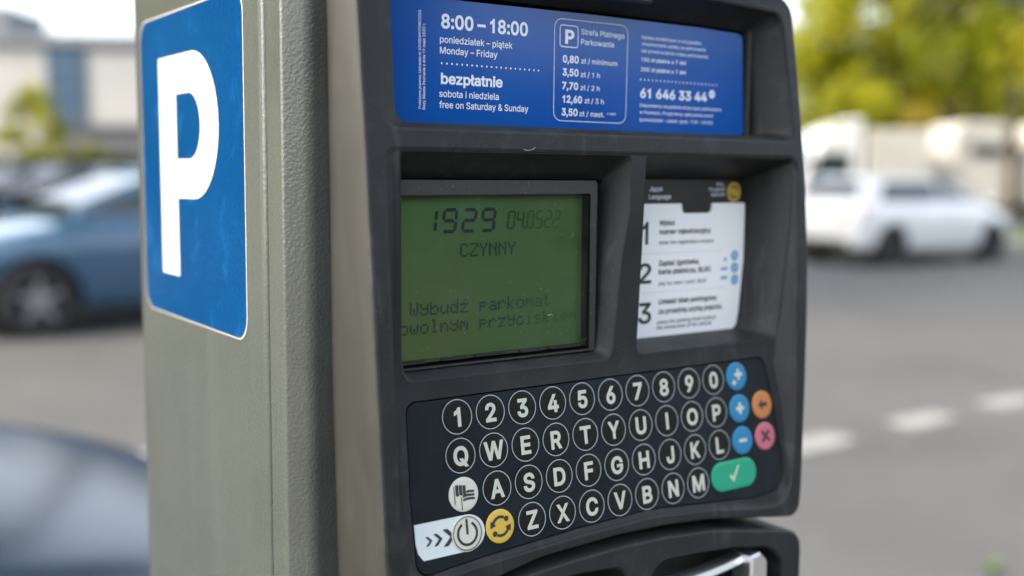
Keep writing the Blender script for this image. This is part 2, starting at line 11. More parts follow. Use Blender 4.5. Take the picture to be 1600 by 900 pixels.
GLYPHS = {"&":[447,[197,-7,150,-2,110,12,78,34,54,62,39,96,34,133,37,163,47,189,63,213,85,235,140,279,216,335,237,352,255,375,260,389,262,405,258,427,245,445,226,457,201,461,184,459,168,453,155,444,145,431,139,416,137,399,139,380,145,363,169,327,204,284,438,0,364,0,171,231,121,293,102,319,87,344,78,370,75,398,79,430,91,458,109,481,134,499,165,510,200,513,235,510,266,499,290,482,308,459,320,433,324,404,322,382,315,362,305,342,291,325,256,293,154,217,128,195,110,174,100,154,97,131,100,108,109,87,124,70,143,57,166,49,193,46,223,50,251,59,278,75,301,95,321,121,336,151,346,186,349,224,408,224,405,180,397,144,385,115,371,92,345,62,333,47,305,23,271,7,234,-3]],"(":[273,[89,207,90,244,94,283,101,324,109,364,119,403,132,441,145,477,160,510,177,539,236,539,219,503,204,466,191,428,179,390,169,351,161,313,156,276,152,241,151,207,152,176,155,145,160,115,167,83,177,50,188,16,202,-19,218,-57,236,-96,177,-96,150,-46,128,4,111,55,99,106,92,156]],")":[273,[37,-96,56,-56,72,-18,86,18,97,52,106,85,113,116,118,147,121,177,122,207,121,241,117,276,112,313,104,351,94,390,82,428,69,466,54,503,37,539,97,539,113,510,128,477,142,441,154,403,164,364,173,323,179,283,183,244,184,207,182,156,174,104,161,53,144,3,123,-47,97,-96]],",":[187,[38,-119,68,71,137,71,84,-119]],".":[188,[95,-4,78,-1,63,9,53,24,50,41,53,59,63,73,78,83,95,87,113,83,128,73,138,59,141,41,138,24,128,9,113,-1]],"/":[249,[235,533,71,-76,14,-76,178,533]],"0":[453,[227,-7,191,-3,158,7,130,24,105,48,85,77,69,113,57,155,50,202,48,254,50,306,57,353,69,395,85,431,106,461,130,484,159,502,191,512,227,516,262,512,295,502,323,484,348,461,368,431,384,395,396,353,403,306,405,254,403,202,396,155,384,113,368,77,348,48,323,24,295,7,263,-3],[227,50,261,56,290,74,313,103,330,144,338,176,342,213,344,254,342,295,338,332,330,365,313,405,290,435,261,453,227,460,192,453,163,435,140,405,123,365,115,332,111,295,109,254,111,213,115,176,123,144,140,103,163,74,192,56]],"1":[454,[76,0,76,55,391,55,391,0],[276,509,276,0,212,0,212,448,209,448,86,358,86,427,198,509]],"2":[453,[64,0,64,47,234,229,282,282,299,305,311,327,318,348,320,371,317,397,308,419,293,436,273,449,250,457,224,460,196,457,172,447,153,433,139,413,130,390,127,362,66,362,71,405,86,442,111,473,143,496,182,511,225,516,268,511,306,497,337,474,361,445,376,411,381,372,378,345,371,318,357,290,336,259,267,180,153,60,153,57,389,57,389,0]],"3":[453,[218,-7,173,-3,133,10,98,30,70,57,52,91,44,132,109,132,115,107,126,87,144,71,165,59,191,52,219,50,248,53,275,61,297,74,315,93,325,116,329,145,326,172,316,196,299,217,275,234,242,244,201,248,157,248,157,299,288,448,288,452,70,452,70,509,372,509,372,461,211,278,211,289,247,290,279,286,308,276,344,253,371,222,387,186,393,145,387,103,370,66,344,36,309,12,281,2,251,-5]],"4":[453,[40,105,40,158,247,509,311,509,109,166,109,163,413,163,413,105],[282,0,282,121,282,146,282,318,343,318,343,0]],"5":[453,[221,-7,178,-2,140,11,108,32,83,60,66,93,60,130,122,130,127,108,138,89,154,73,173,60,196,52,221,50,250,53,276,64,298,82,314,104,324,131,328,162,324,193,314,221,297,244,275,262,248,273,218,277,192,275,167,268,145,258,128,246,67,253,96,509,366,509,366,452,151,452,134,301,136,301,155,315,178,325,203,331,229,334,263,330,294,321,321,306,345,285,364,260,379,231,388,199,391,163,388,132,381,102,369,76,343,41,309,15,282,3,253,-4]],"6":[453,[226,-7,182,-1,142,15,109,40,84,74,69,115,64,162,68,199,80,239,93,268,112,302,137,340,252,509,322,509,151,261,145,261,154,275,165,288,179,299,196,307,214,312,235,314,278,309,316,295,346,271,370,240,384,201,389,157,384,112,368,73,343,39,310,14,271,-2],[226,48,254,52,279,63,299,79,314,101,324,128,327,157,324,187,314,213,299,235,279,251,254,262,226,265,198,262,174,252,153,235,138,214,128,188,125,158,128,128,138,102,153,79,174,63,198,52]],"7":[453,[97,0,323,448,323,452,62,452,62,509,391,509,391,449,165,0]],"8":[453,[226,-7,193,-5,163,1,136,11,101,33,74,62,57,96,52,135,55,166,65,195,81,220,101,241,125,256,153,265,153,267,119,282,93,308,76,342,70,380,75,417,90,450,114,477,146,498,184,511,226,516,269,511,306,498,337,477,361,450,377,417,382,380,376,342,359,308,333,282,300,267,300,265,327,256,351,241,372,220,387,195,397,166,401,135,395,96,378,62,352,33,317,11,289,1,259,-5],[226,49,258,52,285,60,307,74,323,91,333,113,337,139,333,165,322,189,305,208,283,223,256,232,226,235,196,232,169,223,147,208,130,189,119,165,115,139,119,113,129,91,145,74,167,60,195,52],[226,290,252,292,274,300,293,313,307,330,316,351,319,376,316,399,308,420,294,437,275,449,252,457,226,460,200,457,177,449,159,437,145,420,136,399,133,376,136,351,145,330,159,313,178,300,201,292]],"9":[453,[226,516,271,510,310,494,343,468,368,434,384,393,389,347,385,309,373,270,359,240,340,207,315,168,200,0,130,0,301,248,307,248,299,234,287,221,273,210,257,202,238,196,218,195,175,199,137,214,106,237,83,269,68,307,64,352,69,397,85,436,110,469,143,494,182,510],[226,460,199,457,174,446,154,429,138,407,129,381,125,352,129,322,138,295,154,274,174,257,199,247,226,243,254,247,279,257,299,273,314,295,324,321,327,350,324,381,314,407,299,429,279,446,254,457]],":":[188,[95,-4,78,-1,63,9,53,24,50,41,53,59,63,73,78,83,95,87,113,83,128,73,138,59,141,41,138,24,128,9,113,-1],[95,271,78,274,63,284,53,299,50,316,53,334,63,349,78,359,95,362,113,359,128,349,138,334,141,316,138,299,128,284,113,274]],"A":[480,[16,0,201,509,276,509,463,0,395,0,287,302,264,372,232,478,245,478,213,371,191,302,85,0],[110,142,110,199,370,199,370,142]],"B":[456,[60,0,60,509,241,509,289,504,329,491,359,469,381,442,394,410,398,374,395,344,387,320,373,301,356,286,336,275,315,267,315,262,339,257,363,245,385,227,402,203,414,173,418,136,413,100,400,67,377,39,344,18,317,8,284,2,247,0],[125,57,245,57,296,63,330,80,349,105,355,137,352,161,342,184,327,203,306,218,279,228,248,231,125,231],[125,285,238,285,265,288,288,296,308,309,323,326,333,348,336,372,330,403,313,429,283,446,240,452,125,452]],"C":[510,[267,-7,225,-3,186,7,150,25,119,49,92,79,70,115,53,157,44,203,40,254,44,305,53,352,70,393,92,429,119,459,150,484,186,501,225,512,267,516,305,513,340,504,373,490,402,471,427,447,448,418,463,385,473,348,408,348,401,373,389,395,375,413,357,428,337,440,315,449,292,454,267,456,223,450,184,432,161,414,141,391,125,364,113,332,106,295,103,254,106,213,113,177,125,145,141,117,161,94,184,76,223,59,267,53,292,55,315,60,337,69,357,81,375,96,389,114,401,136,408,160,473,160,463,124,448,91,428,62,402,38,373,19,341,5,305,-4]],"D":[502,[219,0,96,0,96,57,215,57,254,60,288,68,318,81,343,99,363,122,379,149,390,181,397,216,399,255,397,294,390,329,379,361,364,388,344,410,320,428,291,441,258,449,221,452,93,452,93,509,225,509,273,505,315,495,353,478,385,455,412,426,433,391,449,351,458,306,462,255,458,205,449,159,433,119,411,83,384,54,351,31,312,14,268,3],[125,509,125,0,60,0,60,509]],"E":[419,[60,0,60,509,372,509,372,452,125,452,125,286,355,286,355,229,125,229,125,57,375,57,375,0]],"F":[410,[60,0,60,509,369,509,369,452,125,452,125,278,346,278,346,221,125,221,125,0]],"G":[520,[269,-7,225,-3,185,7,149,25,118,49,91,79,69,116,53,157,43,203,40,254,43,305,53,352,69,393,91,429,117,459,149,484,184,501,223,512,265,516,304,513,340,504,374,489,403,469,429,445,449,416,465,384,474,349,408,349,399,372,387,393,373,411,356,427,337,439,315,448,291,454,265,456,222,450,183,432,150,404,125,364,113,332,106,295,103,254,106,213,113,177,125,145,141,117,161,95,184,76,224,59,269,53,309,57,345,71,374,93,396,123,410,160,415,202,434,199,283,199,283,256,478,256,478,200,475,160,466,124,451,91,431,62,406,38,377,19,344,5,308,-4]],"H":[517,[60,0,60,509,125,509,125,289,392,289,392,509,457,509,457,0,392,0,392,232,125,232,125,0]],"I":[301,[31,0,31,57,118,57,118,452,31,452,31,509,269,509,269,452,183,452,183,57,269,57,269,0]],"J":[396,[185,-7,143,-2,106,11,75,33,52,63,38,100,33,145,33,173,98,173,98,145,104,104,122,74,149,56,185,50,220,56,248,74,266,104,272,145,272,509,336,509,336,145,332,100,318,63,294,33,263,11,227,-2]],"K":[467,[104,145,104,216,139,261,174,303,212,344,364,509,448,509,231,276,228,276],[60,0,60,509,125,509,125,334,124,225,125,193,125,0],[372,0,188,259,228,309,449,0]],"L":[393,[60,0,60,509,125,509,125,57,361,57,361,0]],"M":[628,[60,0,60,509,152,509,277,187,287,159,299,123,311,84,322,49,307,49,318,83,330,121,342,158,352,187,476,509,568,509,568,0,504,0,504,291,504,327,505,369,506,413,507,457,513,457,498,409,482,363,467,322,456,291,342,0,286,0,170,291,159,321,145,361,129,408,112,457,119,457,120,416,121,372,122,328,122,291,122,0]],"N":[523,[60,0,60,509,136,509,343,183,363,151,388,107,414,55,405,54,401,108,399,157,399,195,399,509,463,509,463,0,387,0,202,290,177,331,148,381,108,452,119,454,122,384,124,328,125,291,125,0]],"O":[533,[267,-7,225,-3,186,7,150,25,119,49,92,79,70,115,53,157,44,203,40,254,44,305,53,352,70,393,92,429,119,459,150,484,186,501,225,512,267,516,309,512,348,501,384,484,415,459,442,429,464,393,480,352,490,305,493,254,490,203,480,157,464,115,442,79,415,49,384,25,348,7,309,-3],[267,53,310,59,349,76,372,94,392,116,408,144,420,176,428,213,430,254,428,295,420,332,408,365,392,392,372,415,349,433,310,450,267,456,223,450,184,433,161,415,142,392,125,364,113,332,106,295,103,254,106,213,113,176,125,144,142,117,161,94,184,76,223,59]],"P":[445,[60,0,60,509,235,509,272,506,305,499,332,487,366,462,390,430,404,391,409,348,404,304,390,265,366,233,332,207,305,195,272,188,235,186,109,186,109,242,233,242,269,246,297,256,318,272,333,294,342,319,344,348,342,376,333,402,318,423,297,439,268,449,232,452,125,452,125,0]],"Q":[533,[245,159,313,159,369,85,384,65,468,-48,401,-48,346,27,331,46],[267,-7,225,-3,186,7,150,25,119,49,92,79,70,115,53,157,44,203,40,254,44,305,53,352,70,393,92,429,119,459,150,484,186,501,225,512,267,516,309,512,348,501,384,484,415,459,442,429,464,393,480,352,490,305,493,254,490,203,480,157,464,115,442,79,415,49,384,25,348,7,309,-3],[267,53,310,59,349,76,372,94,392,116,408,144,420,176,428,213,430,254,428,295,420,332,408,365,392,392,372,415,349,433,310,450,267,456,223,450,184,433,161,415,142,392,125,364,113,332,106,295,103,254,106,213,113,176,125,144,142,117,161,94,184,76,223,59]],"R":[449,[60,0,60,509,236,509,273,506,305,500,333,489,367,465,390,433,405,395,409,352,405,309,390,271,367,240,333,217,305,206,273,200,236,198,96,198,96,255,234,255,269,258,298,267,319,281,334,300,342,324,345,352,342,380,334,405,319,425,298,440,269,449,233,452,125,452,125,0],[353,0,230,229,303,229,428,0]],"S":[446,[224,-9,188,-7,156,-1,128,9,91,31,64,60,46,96,38,137,104,137,110,110,123,88,142,71,166,59,194,52,224,49,257,52,286,60,311,74,329,92,341,114,346,139,342,161,332,179,316,193,296,205,245,222,184,239,145,253,112,269,86,289,67,313,56,341,52,372,58,413,75,448,102,476,138,498,165,508,195,514,227,516,259,514,289,508,316,498,351,476,377,449,394,415,401,378,337,378,326,412,302,437,267,453,225,459,194,456,167,448,145,435,129,418,118,398,115,376,119,352,131,334,148,319,169,308,212,293,264,279,312,264,336,252,359,238,379,220,395,198,405,171,408,139,403,99,386,64,360,34,323,11,294,0,261,-7]],"T":[448,[32,452,32,509,417,509,417,452,257,452,257,0,193,0,193,452]],"U":[517,[259,-8,220,-6,186,2,154,15,126,33,103,55,85,80,71,108,63,140,60,173,60,509,124,509,124,178,128,144,141,113,160,87,187,68,220,56,259,52,298,56,331,68,357,87,377,113,389,144,393,178,393,509,457,509,457,173,454,140,446,108,433,80,414,55,391,33,363,15,332,2,297,-6]],"V":[480,[204,0,16,509,84,509,192,206,215,137,248,31,235,31,267,138,290,206,395,509,463,509,278,0]],"W":[686,[155,0,16,509,82,509,163,196,175,145,187,94,197,40,189,40,200,94,211,145,224,196,306,509,380,509,462,196,474,145,486,94,497,40,488,40,499,94,510,145,523,196,603,509,670,509,530,0,455,0,368,323,351,391,336,475,350,475,335,395,318,323,230,0]],"X":[474,[18,0,217,284,217,236,29,509,104,509,178,400,204,361,223,329,243,292,232,292,252,329,272,361,298,400,374,509,446,509,259,239,259,287,456,0,382,0,292,129,268,165,250,195,230,231,244,231,225,196,206,166,182,129,91,0]],"Y":[472,[203,0,203,208,16,509,91,509,192,344,222,292,250,230,224,230,251,293,280,344,381,509,455,509,268,208,268,0]],"Z":[438,[42,0,42,46,273,385,306,431,341,476,348,454,285,452,223,452,40,452,40,509,397,509,397,462,169,129,134,81,97,33,90,54,152,57,214,57,399,57,399,0]],"a":[389,[160,-9,126,-5,94,5,68,22,48,45,35,73,30,108,34,138,43,161,58,179,78,193,100,203,125,211,178,220,234,227,252,230,265,235,273,243,276,255,276,257,273,279,267,297,256,311,240,322,220,329,196,331,171,329,149,322,132,313,118,301,107,288,100,274,41,291,57,322,79,346,104,364,133,375,163,382,194,384,239,379,263,372,286,360,306,343,322,320,333,290,337,251,337,0,277,0,277,52,272,52,252,25,236,12,215,1,190,-6],[170,45,202,49,228,59,248,74,263,93,272,115,276,138,276,190,259,182,231,176,200,171,175,168,134,159,117,150,103,139,95,124,92,105,94,87,102,72,114,61,130,52,149,47]],"b":[425,[229,-8,198,-5,172,4,153,17,138,31,118,59,112,59,112,0,53,0,53,509,114,509,114,319,118,319,137,346,152,360,171,373,197,381,229,384,274,378,313,361,345,332,370,293,381,261,388,227,390,189,388,151,381,116,370,84,346,45,313,16,274,-2],[220,47,253,51,279,66,301,88,316,117,325,151,328,189,325,227,316,261,301,290,280,311,253,325,220,330,188,325,161,312,140,291,125,263,116,229,113,189,116,150,125,115,140,86,162,65,188,51]],"c":[396,[207,-8,174,-5,144,3,117,16,93,35,72,58,56,85,44,116,37,150,34,187,37,225,44,260,56,291,72,318,93,341,117,360,144,374,174,382,207,384,234,383,260,377,284,368,305,356,324,341,340,322,353,301,362,277,303,262,290,289,270,311,242,325,207,330,173,325,145,310,124,287,108,258,99,224,96,187,99,151,108,117,124,89,145,66,173,51,207,46,243,52,271,66,292,89,304,117,363,102,354,78,341,56,325,37,306,21,285,9,261,-1,235,-6]],"d":[425,[195,-8,151,-2,111,16,79,45,55,84,43,116,36,151,34,189,36,227,43,261,55,293,79,332,112,361,151,378,196,384,228,381,253,373,272,360,287,346,306,319,311,319,311,509,372,509,372,0,313,0,313,59,307,59,287,31,272,17,252,4,227,-5],[205,47,236,51,263,65,284,86,299,115,309,150,312,189,309,229,300,263,284,291,263,312,237,325,205,330,172,325,145,311,124,290,108,261,99,227,96,189,99,151,109,117,124,88,145,66,172,51]],"e":[404,[212,-8,177,-5,145,3,117,16,92,35,72,58,56,85,44,116,37,150,34,187,36,224,44,258,55,290,71,317,91,340,115,359,142,373,172,382,205,384,236,382,266,374,294,361,319,341,341,315,357,282,368,242,371,194,371,169,75,169,75,221,338,221,310,202,307,237,298,269,283,294,263,314,237,326,205,330,173,326,146,313,125,294,109,270,99,241,96,211,96,178,100,139,110,106,128,80,151,61,179,50,212,46,234,48,254,53,271,61,285,73,297,88,306,105,365,91,353,63,335,39,311,19,283,4,249,-5]],"f":[254,[228,379,228,327,6,327,6,379],[81,0,81,432,84,461,96,486,113,505,135,519,161,527,187,530,222,527,243,521,227,468,215,472,195,474,171,470,154,460,145,443,142,419,142,0]],"g":[425,[207,-151,168,-148,134,-140,105,-127,82,-110,64,-91,51,-69,101,-41,122,-66,136,-78,154,-88,178,-95,207,-97,249,-92,282,-75,304,-47,311,-6,311,68,306,68,287,41,272,28,252,16,227,8,195,5,152,10,113,27,80,53,55,90,43,120,36,154,34,191,36,229,43,263,55,293,80,332,112,361,152,378,196,384,228,382,253,373,273,360,288,346,308,319,313,319,313,379,372,379,372,-9,367,-54,350,-90,324,-117,291,-136,251,-147],[205,59,237,63,264,75,285,95,300,121,309,154,312,193,309,231,300,264,285,291,264,312,237,325,205,330,172,325,145,312,124,290,109,262,99,229,96,193,99,155,109,123,124,96,145,76,172,63]],"h":[410,[114,227,114,0,53,0,53,509,114,509,114,287,102,287,124,332,152,362,187,379,227,384,264,380,295,369,321,349,341,321,353,285,357,240,357,0,296,0,296,235,290,275,273,304,246,323,210,329,184,326,161,317,141,303,126,283,117,257]],"i":[166,[53,0,53,379,114,379,114,0],[84,443,67,446,54,455,44,468,41,483,44,499,54,512,67,521,84,524,100,521,114,512,123,499,126,483,123,468,114,455,100,446]],"j":[166,[53,379,114,379,114,-30,111,-63,102,-90,86,-113,65,-129,37,-139,4,-143,-10,-143,-10,-87,2,-87,25,-83,40,-72,50,-54,53,-29],[83,443,67,446,53,455,44,468,41,483,44,499,53,512,67,521,83,524,100,521,114,512,123,499,126,483,123,468,114,455,100,446]],"k":[381,[110,137,110,212,121,212,284,379,360,379,184,199,177,199],[53,0,53,509,114,509,114,0],[294,0,148,186,191,229,372,0]],"l":[189,[139,-2,101,3,74,20,58,47,53,84,53,509,114,509,114,99,115,77,120,62,130,54,146,52,160,53,170,54,181,3,162,-1]],"m":[609,[53,0,53,379,112,379,112,295,108,295,118,323,132,346,151,363,172,376,195,384,219,386,257,380,287,361,309,331,321,295,312,295,322,321,337,343,357,361,381,375,407,383,437,386,468,383,497,372,522,354,541,328,553,296,557,255,557,0,496,0,496,254,490,289,473,313,447,326,419,330,395,328,374,320,358,307,345,290,338,270,335,247,335,0,274,0,274,260,269,288,253,311,229,326,199,330,178,328,158,320,140,307,126,289,117,266,114,238,114,0]],"n":[409,[114,227,114,0,53,0,53,379,112,379,112,287,102,287,124,332,152,362,187,379,227,384,264,380,295,369,321,349,341,321,353,285,357,240,357,0,296,0,296,235,290,275,273,304,246,323,210,329,184,326,161,317,141,303,126,283,117,257]],"o":[415,[207,-8,174,-5,144,3,117,16,93,35,72,58,56,85,44,116,37,150,34,187,37,225,44,260,56,291,72,318,93,341,117,360,144,374,174,382,207,384,241,382,271,374,299,360,323,341,343,318,359,291,371,260,379,225,381,187,379,150,371,116,359,85,343,58,323,35,299,16,271,3,241,-5],[207,46,242,51,270,66,292,89,307,117,316,151,319,187,316,224,307,258,292,287,270,310,242,325,207,330,173,325,145,310,124,287,108,258,99,224,96,187,99,151,108,117,124,89,145,66,173,51]],"p":[424,[53,-143,53,379,112,379,112,319,118,319,137,346,152,360,171,373,197,381,229,384,274,378,313,361,345,332,370,293,381,261,388,227,390,189,388,151,381,116,370,84,346,45,313,16,274,-2,229,-8,198,-5,173,4,153,17,138,31,118,59,114,59,114,-143],[220,47,253,51,279,66,301,88,316,117,325,151,328,189,325,227,316,261,301,290,280,311,253,325,220,330,188,325,161,312,140,291,125,263,116,229,113,189,116,150,125,115,140,86,162,65,188,51]],"r":[259,[53,0,53,379,112,379,112,321,115,321,130,347,152,367,181,380,213,385,229,384,243,384,243,322,230,324,207,326,182,323,159,315,140,301,126,284,117,262,114,237,114,0]],"s":[365,[182,-8,145,-5,112,3,84,18,62,38,45,63,36,94,94,107,105,79,124,60,150,49,181,45,217,50,244,62,262,81,268,103,265,121,254,136,237,147,212,155,149,170,104,186,72,208,53,237,47,274,51,305,65,332,87,354,115,370,149,381,187,384,223,381,254,372,279,358,299,339,314,316,324,290,268,277,258,298,243,316,219,328,187,333,156,329,131,317,114,299,109,277,112,258,124,243,144,232,172,223,229,209,275,194,306,171,325,142,331,107,326,75,312,47,290,24,260,6,223,-5]],"t":[227,[204,379,204,327,6,327,6,379],[65,471,126,471,126,98,128,76,136,61,150,53,170,50,185,51,202,54,213,2,192,-3,168,-4,125,2,92,21,72,52,65,93]],"u":[410,[182,-5,146,-1,115,11,89,31,69,59,57,95,53,139,53,379,114,379,114,144,119,105,137,75,164,56,200,50,226,53,249,62,268,77,283,97,293,122,296,153,296,379,357,379,357,0,298,0,298,92,307,92,294,60,277,35,257,17,222,0]],"v":[389,[163,0,17,379,84,379,165,155,187,87,206,21,184,21,203,87,224,155,305,379,371,379,226,0]],"w":[567,[138,0,23,379,87,379,133,214,154,137,175,41,165,41,186,135,206,214,252,379,316,379,362,214,382,136,402,41,391,41,413,135,434,214,480,379,545,379,429,0,368,0,319,172,305,225,291,280,277,338,291,338,277,280,263,225,248,172,199,0]],"y":[390,[47,-139,61,-86,71,-87,88,-90,104,-89,118,-84,130,-74,141,-58,151,-36,163,-1,17,379,84,379,165,155,187,87,206,21,184,21,202,87,224,155,305,379,371,379,204,-58,191,-85,177,-107,159,-124,139,-136,117,-143,91,-145,65,-143]],"z":[380,[42,0,42,46,254,320,254,323,48,323,48,379,333,379,333,331,126,60,126,56,339,56,339,0]],"ó":[415,[207,-8,174,-5,144,3,117,16,93,35,72,58,56,85,44,116,37,150,34,187,37,225,44,260,56,291,72,318,93,341,117,360,144,374,174,382,207,384,241,382,271,374,299,360,323,341,343,318,359,291,371,260,379,225,381,187,379,150,371,116,359,85,343,58,323,35,299,16,271,3,241,-5],[207,46,242,51,270,66,292,89,307,117,316,151,319,187,316,224,307,258,292,287,270,310,242,325,207,330,173,325,145,310,124,287,108,258,99,224,96,187,99,151,108,117,124,89,145,66,173,51],[181,429,228,529,297,529,231,429]],"ą":[389,[160,-9,126,-5,94,5,68,22,48,45,35,73,30,108,34,138,43,161,58,179,78,193,100,203,125,211,178,220,234,227,252,230,265,235,273,243,276,255,276,257,273,279,267,297,256,311,240,322,220,329,196,331,171,329,149,322,132,313,118,301,107,288,100,274,41,291,57,322,79,346,104,364,133,375,163,382,194,384,239,379,263,372,286,360,306,343,322,320,333,290,337,251,337,0,277,0,277,52,272,52,252,25,236,12,215,1,190,-6],[170,45,202,49,228,59,248,74,263,93,272,115,276,138,276,190,259,182,231,176,200,171,175,168,134,159,117,150,103,139,95,124,92,105,94,87,102,72,114,61,130,52,149,47],[297,-145,267,-141,242,-128,224,-108,219,-79,222,-56,234,-34,252,-14,276,5,337,0,297,-32,284,-48,280,-68,282,-78,287,-87,296,-92,308,-94,326,-91,339,-86,357,-130,332,-140]],"ć":[396,[207,-8,174,-5,144,3,117,16,93,35,72,58,56,85,44,116,37,150,34,187,37,225,44,260,56,291,72,318,93,341,117,360,144,374,174,382,207,384,234,383,260,377,284,368,305,356,324,341,340,322,353,301,362,277,303,262,290,289,270,311,242,325,207,330,173,325,145,310,124,287,108,258,99,224,96,187,99,151,108,117,124,89,145,66,173,51,207,46,243,52,271,66,292,89,304,117,363,102,354,78,341,56,325,37,306,21,285,9,261,-1,235,-6],[181,429,228,529,297,529,231,429]],"ę":[404,[212,-8,177,-5,145,3,117,16,92,35,72,58,56,85,44,116,37,150,34,187,36,224,44,258,55,290,71,317,91,340,115,359,142,373,172,382,205,384,236,382,266,374,294,361,319,341,341,315,357,282,368,242,371,194,371,169,75,169,75,221,338,221,310,202,307,237,298,269,283,294,263,314,237,326,205,330,173,326,146,313,125,294,109,270,99,241,96,211,96,178,100,139,110,106,128,80,151,61,179,50,212,46,234,48,254,53,271,61,285,73,297,88,306,105,365,91,353,63,335,39,311,19,283,4,249,-5],[299,-148,268,-144,243,-131,225,-111,220,-82,223,-58,234,-33,249,-9,269,17,365,91,355,63,342,38,314,-4,290,-39,283,-55,281,-70,283,-81,288,-90,297,-95,310,-97,327,-94,341,-88,358,-133,334,-143]],"ł":[206,[151,-2,112,3,85,20,69,47,64,84,64,509,125,509,125,99,127,77,131,62,141,54,157,52,172,53,181,54,192,3,173,-1],[6,225,6,280,183,382,183,328]],"ś":[365,[182,-8,145,-5,112,3,84,18,62,38,45,63,36,94,94,107,105,79,124,60,150,49,181,45,217,50,244,62,262,81,268,103,265,121,254,136,237,147,212,155,149,170,104,186,72,208,53,237,47,274,51,305,65,332,87,354,115,370,149,381,187,384,223,381,254,372,279,358,299,339,314,316,324,290,268,277,258,298,243,316,219,328,187,333,156,329,131,317,114,299,109,277,112,258,124,243,144,232,172,223,229,209,275,194,306,171,325,142,331,107,326,75,312,47,290,24,260,6,223,-5],[159,429,207,529,276,529,210,429]],"–":[349,[350,244,350,188,0,188,0,244]],"≤":[453,[388,24,65,24,65,81,388,81],[65,233,65,276,388,390,388,328,163,256,165,260,165,250,163,254,388,182,388,120]],"≥":[453,[65,24,65,81,388,81,388,24],[388,233,65,120,65,182,290,254,287,250,287,260,290,256,65,328,65,390,388,276]]}
# ------------------------------------------------------------------ camera
CAMP, CR, CU, CF, LENS = D['CAM']
cd = bpy.data.cameras.new('camera'); cam = bpy.data.objects.new('camera', cd); sc.collection.objects.link(cam)
cd.sensor_width = 36; cd.lens = LENS; cd.clip_start = .02; cd.clip_end = 2000
_m = Matrix(((CR[0], CU[0], -CF[0], CAMP[0]), (CR[1], CU[1], -CF[1], CAMP[1]), (CR[2], CU[2], -CF[2], CAMP[2]), (0, 0, 0, 1)))
cam.matrix_world = _m
cd.dof.use_dof = True; cd.dof.focus_distance = .500; cd.dof.aperture_fstop = 3.55; cd.dof.aperture_blades = 0
sc.camera = cam
# ------------------------------------------------------------------ light
SUN_AZ = R(-76)      # clockwise from +Y
SUN_EL = R(40)
w = bpy.data.worlds.new('World'); sc.world = w; w.use_nodes = True
nt = w.node_tree; bg = nt.nodes['Background']
sky = nt.nodes.new('ShaderNodeTexSky'); sky.sky_type = 'NISHITA'; sky.sun_disc = False
sky.sun_elevation = SUN_EL; sky.sun_rotation = SUN_AZ; sky.dust_density = 4.0; sky.air_density = 1.0; sky.ozone_density = 1.0
hs = nt.nodes.new('ShaderNodeHueSaturation'); hs.inputs['Saturation'].default_value = .5
nt.links.new(sky.outputs[0], hs.inputs['Color']); nt.links.new(hs.outputs[0], bg.inputs[0]); bg.inputs[1].default_value = .15
sd = bpy.data.lights.new('sun', 'SUN'); sd.energy = .95; sd.angle = R(20); sd.color = (1, .80, .56)
so = bpy.data.objects.new('sun', sd); sc.collection.objects.link(so)
_s = Vector((math.sin(SUN_AZ) * math.cos(SUN_EL), math.cos(SUN_AZ) * math.cos(SUN_EL), math.sin(SUN_EL)))
so.rotation_euler = _s.to_track_quat('Z', 'Y').to_euler(); so.location = (-30, -10, 30)
vs = sc.view_settings; vs.view_transform = 'Standard'; vs.look = 'None'; vs.gamma = 1; vs.exposure = 2.22; vs.use_curve_mapping = False
sc.cycles.use_denoising = True; sc.cycles.max_bounces = 7; sc.cycles.caustics_reflective = False; sc.cycles.caustics_refractive = False
sc.cycles.sample_clamp_indirect = 6
# ------------------------------------------------------------------ helpers
COL = sc.collection
def base(name, col, rough=.5, metal=0, spec=.5, coat=0, trans=0):
    m = bpy.data.materials.new(name); m.use_nodes = True
    b = m.node_tree.nodes['Principled BSDF']
    b.inputs['Base Color'].default_value = (*col, 1); b.inputs['Roughness'].default_value = rough; b.inputs['Metallic'].default_value = metal
    b.inputs['Specular IOR Level'].default_value = spec; b.inputs['Coat Weight'].default_value = coat; b.inputs['Coat Roughness'].default_value = .05
    b.inputs['Transmission Weight'].default_value = trans
    return m
def N(m, t, **k):
    n = m.node_tree.nodes.new(t)
    for a, v in k.items():
        if a.startswith('i_'): n.inputs[int(a[2:]) if a[2:].isdigit() else a[2:].replace('_', ' ')].default_value = v
        else: setattr(n, a, v)
    return n
def lk(m, a, b): m.node_tree.links.new(a, b)
def coords(m): return N(m, 'ShaderNodeTexCoord').outputs['Object']
def bump(m, scale, strength, dist=.001, kind='noise', detail=2, stretch=None):
    b = m.node_tree.nodes['Principled BSDF']
    c = coords(m)
    if stretch:
        mp = N(m, 'ShaderNodeMapping'); mp.inputs['Scale'].default_value = stretch; lk(m, c, mp.inputs[0]); c = mp.outputs[0]
    if kind == 'noise': t = N(m, 'ShaderNodeTexNoise', i_Scale=scale, i_Detail=detail); o = t.outputs[0]
    else: t = N(m, 'ShaderNodeTexVoronoi', i_Scale=scale, feature='SMOOTH_F1'); o = t.outputs['Distance']
    lk(m, c, t.inputs['Vector'])
    bp = N(m, 'ShaderNodeBump', i_Strength=strength, i_Distance=dist); lk(m, o, bp.inputs['Height'])
    old = b.inputs['Normal'].links
    if old: lk(m, old[0].from_socket, bp.inputs['Normal'])
    lk(m, bp.outputs[0], b.inputs['Normal'])
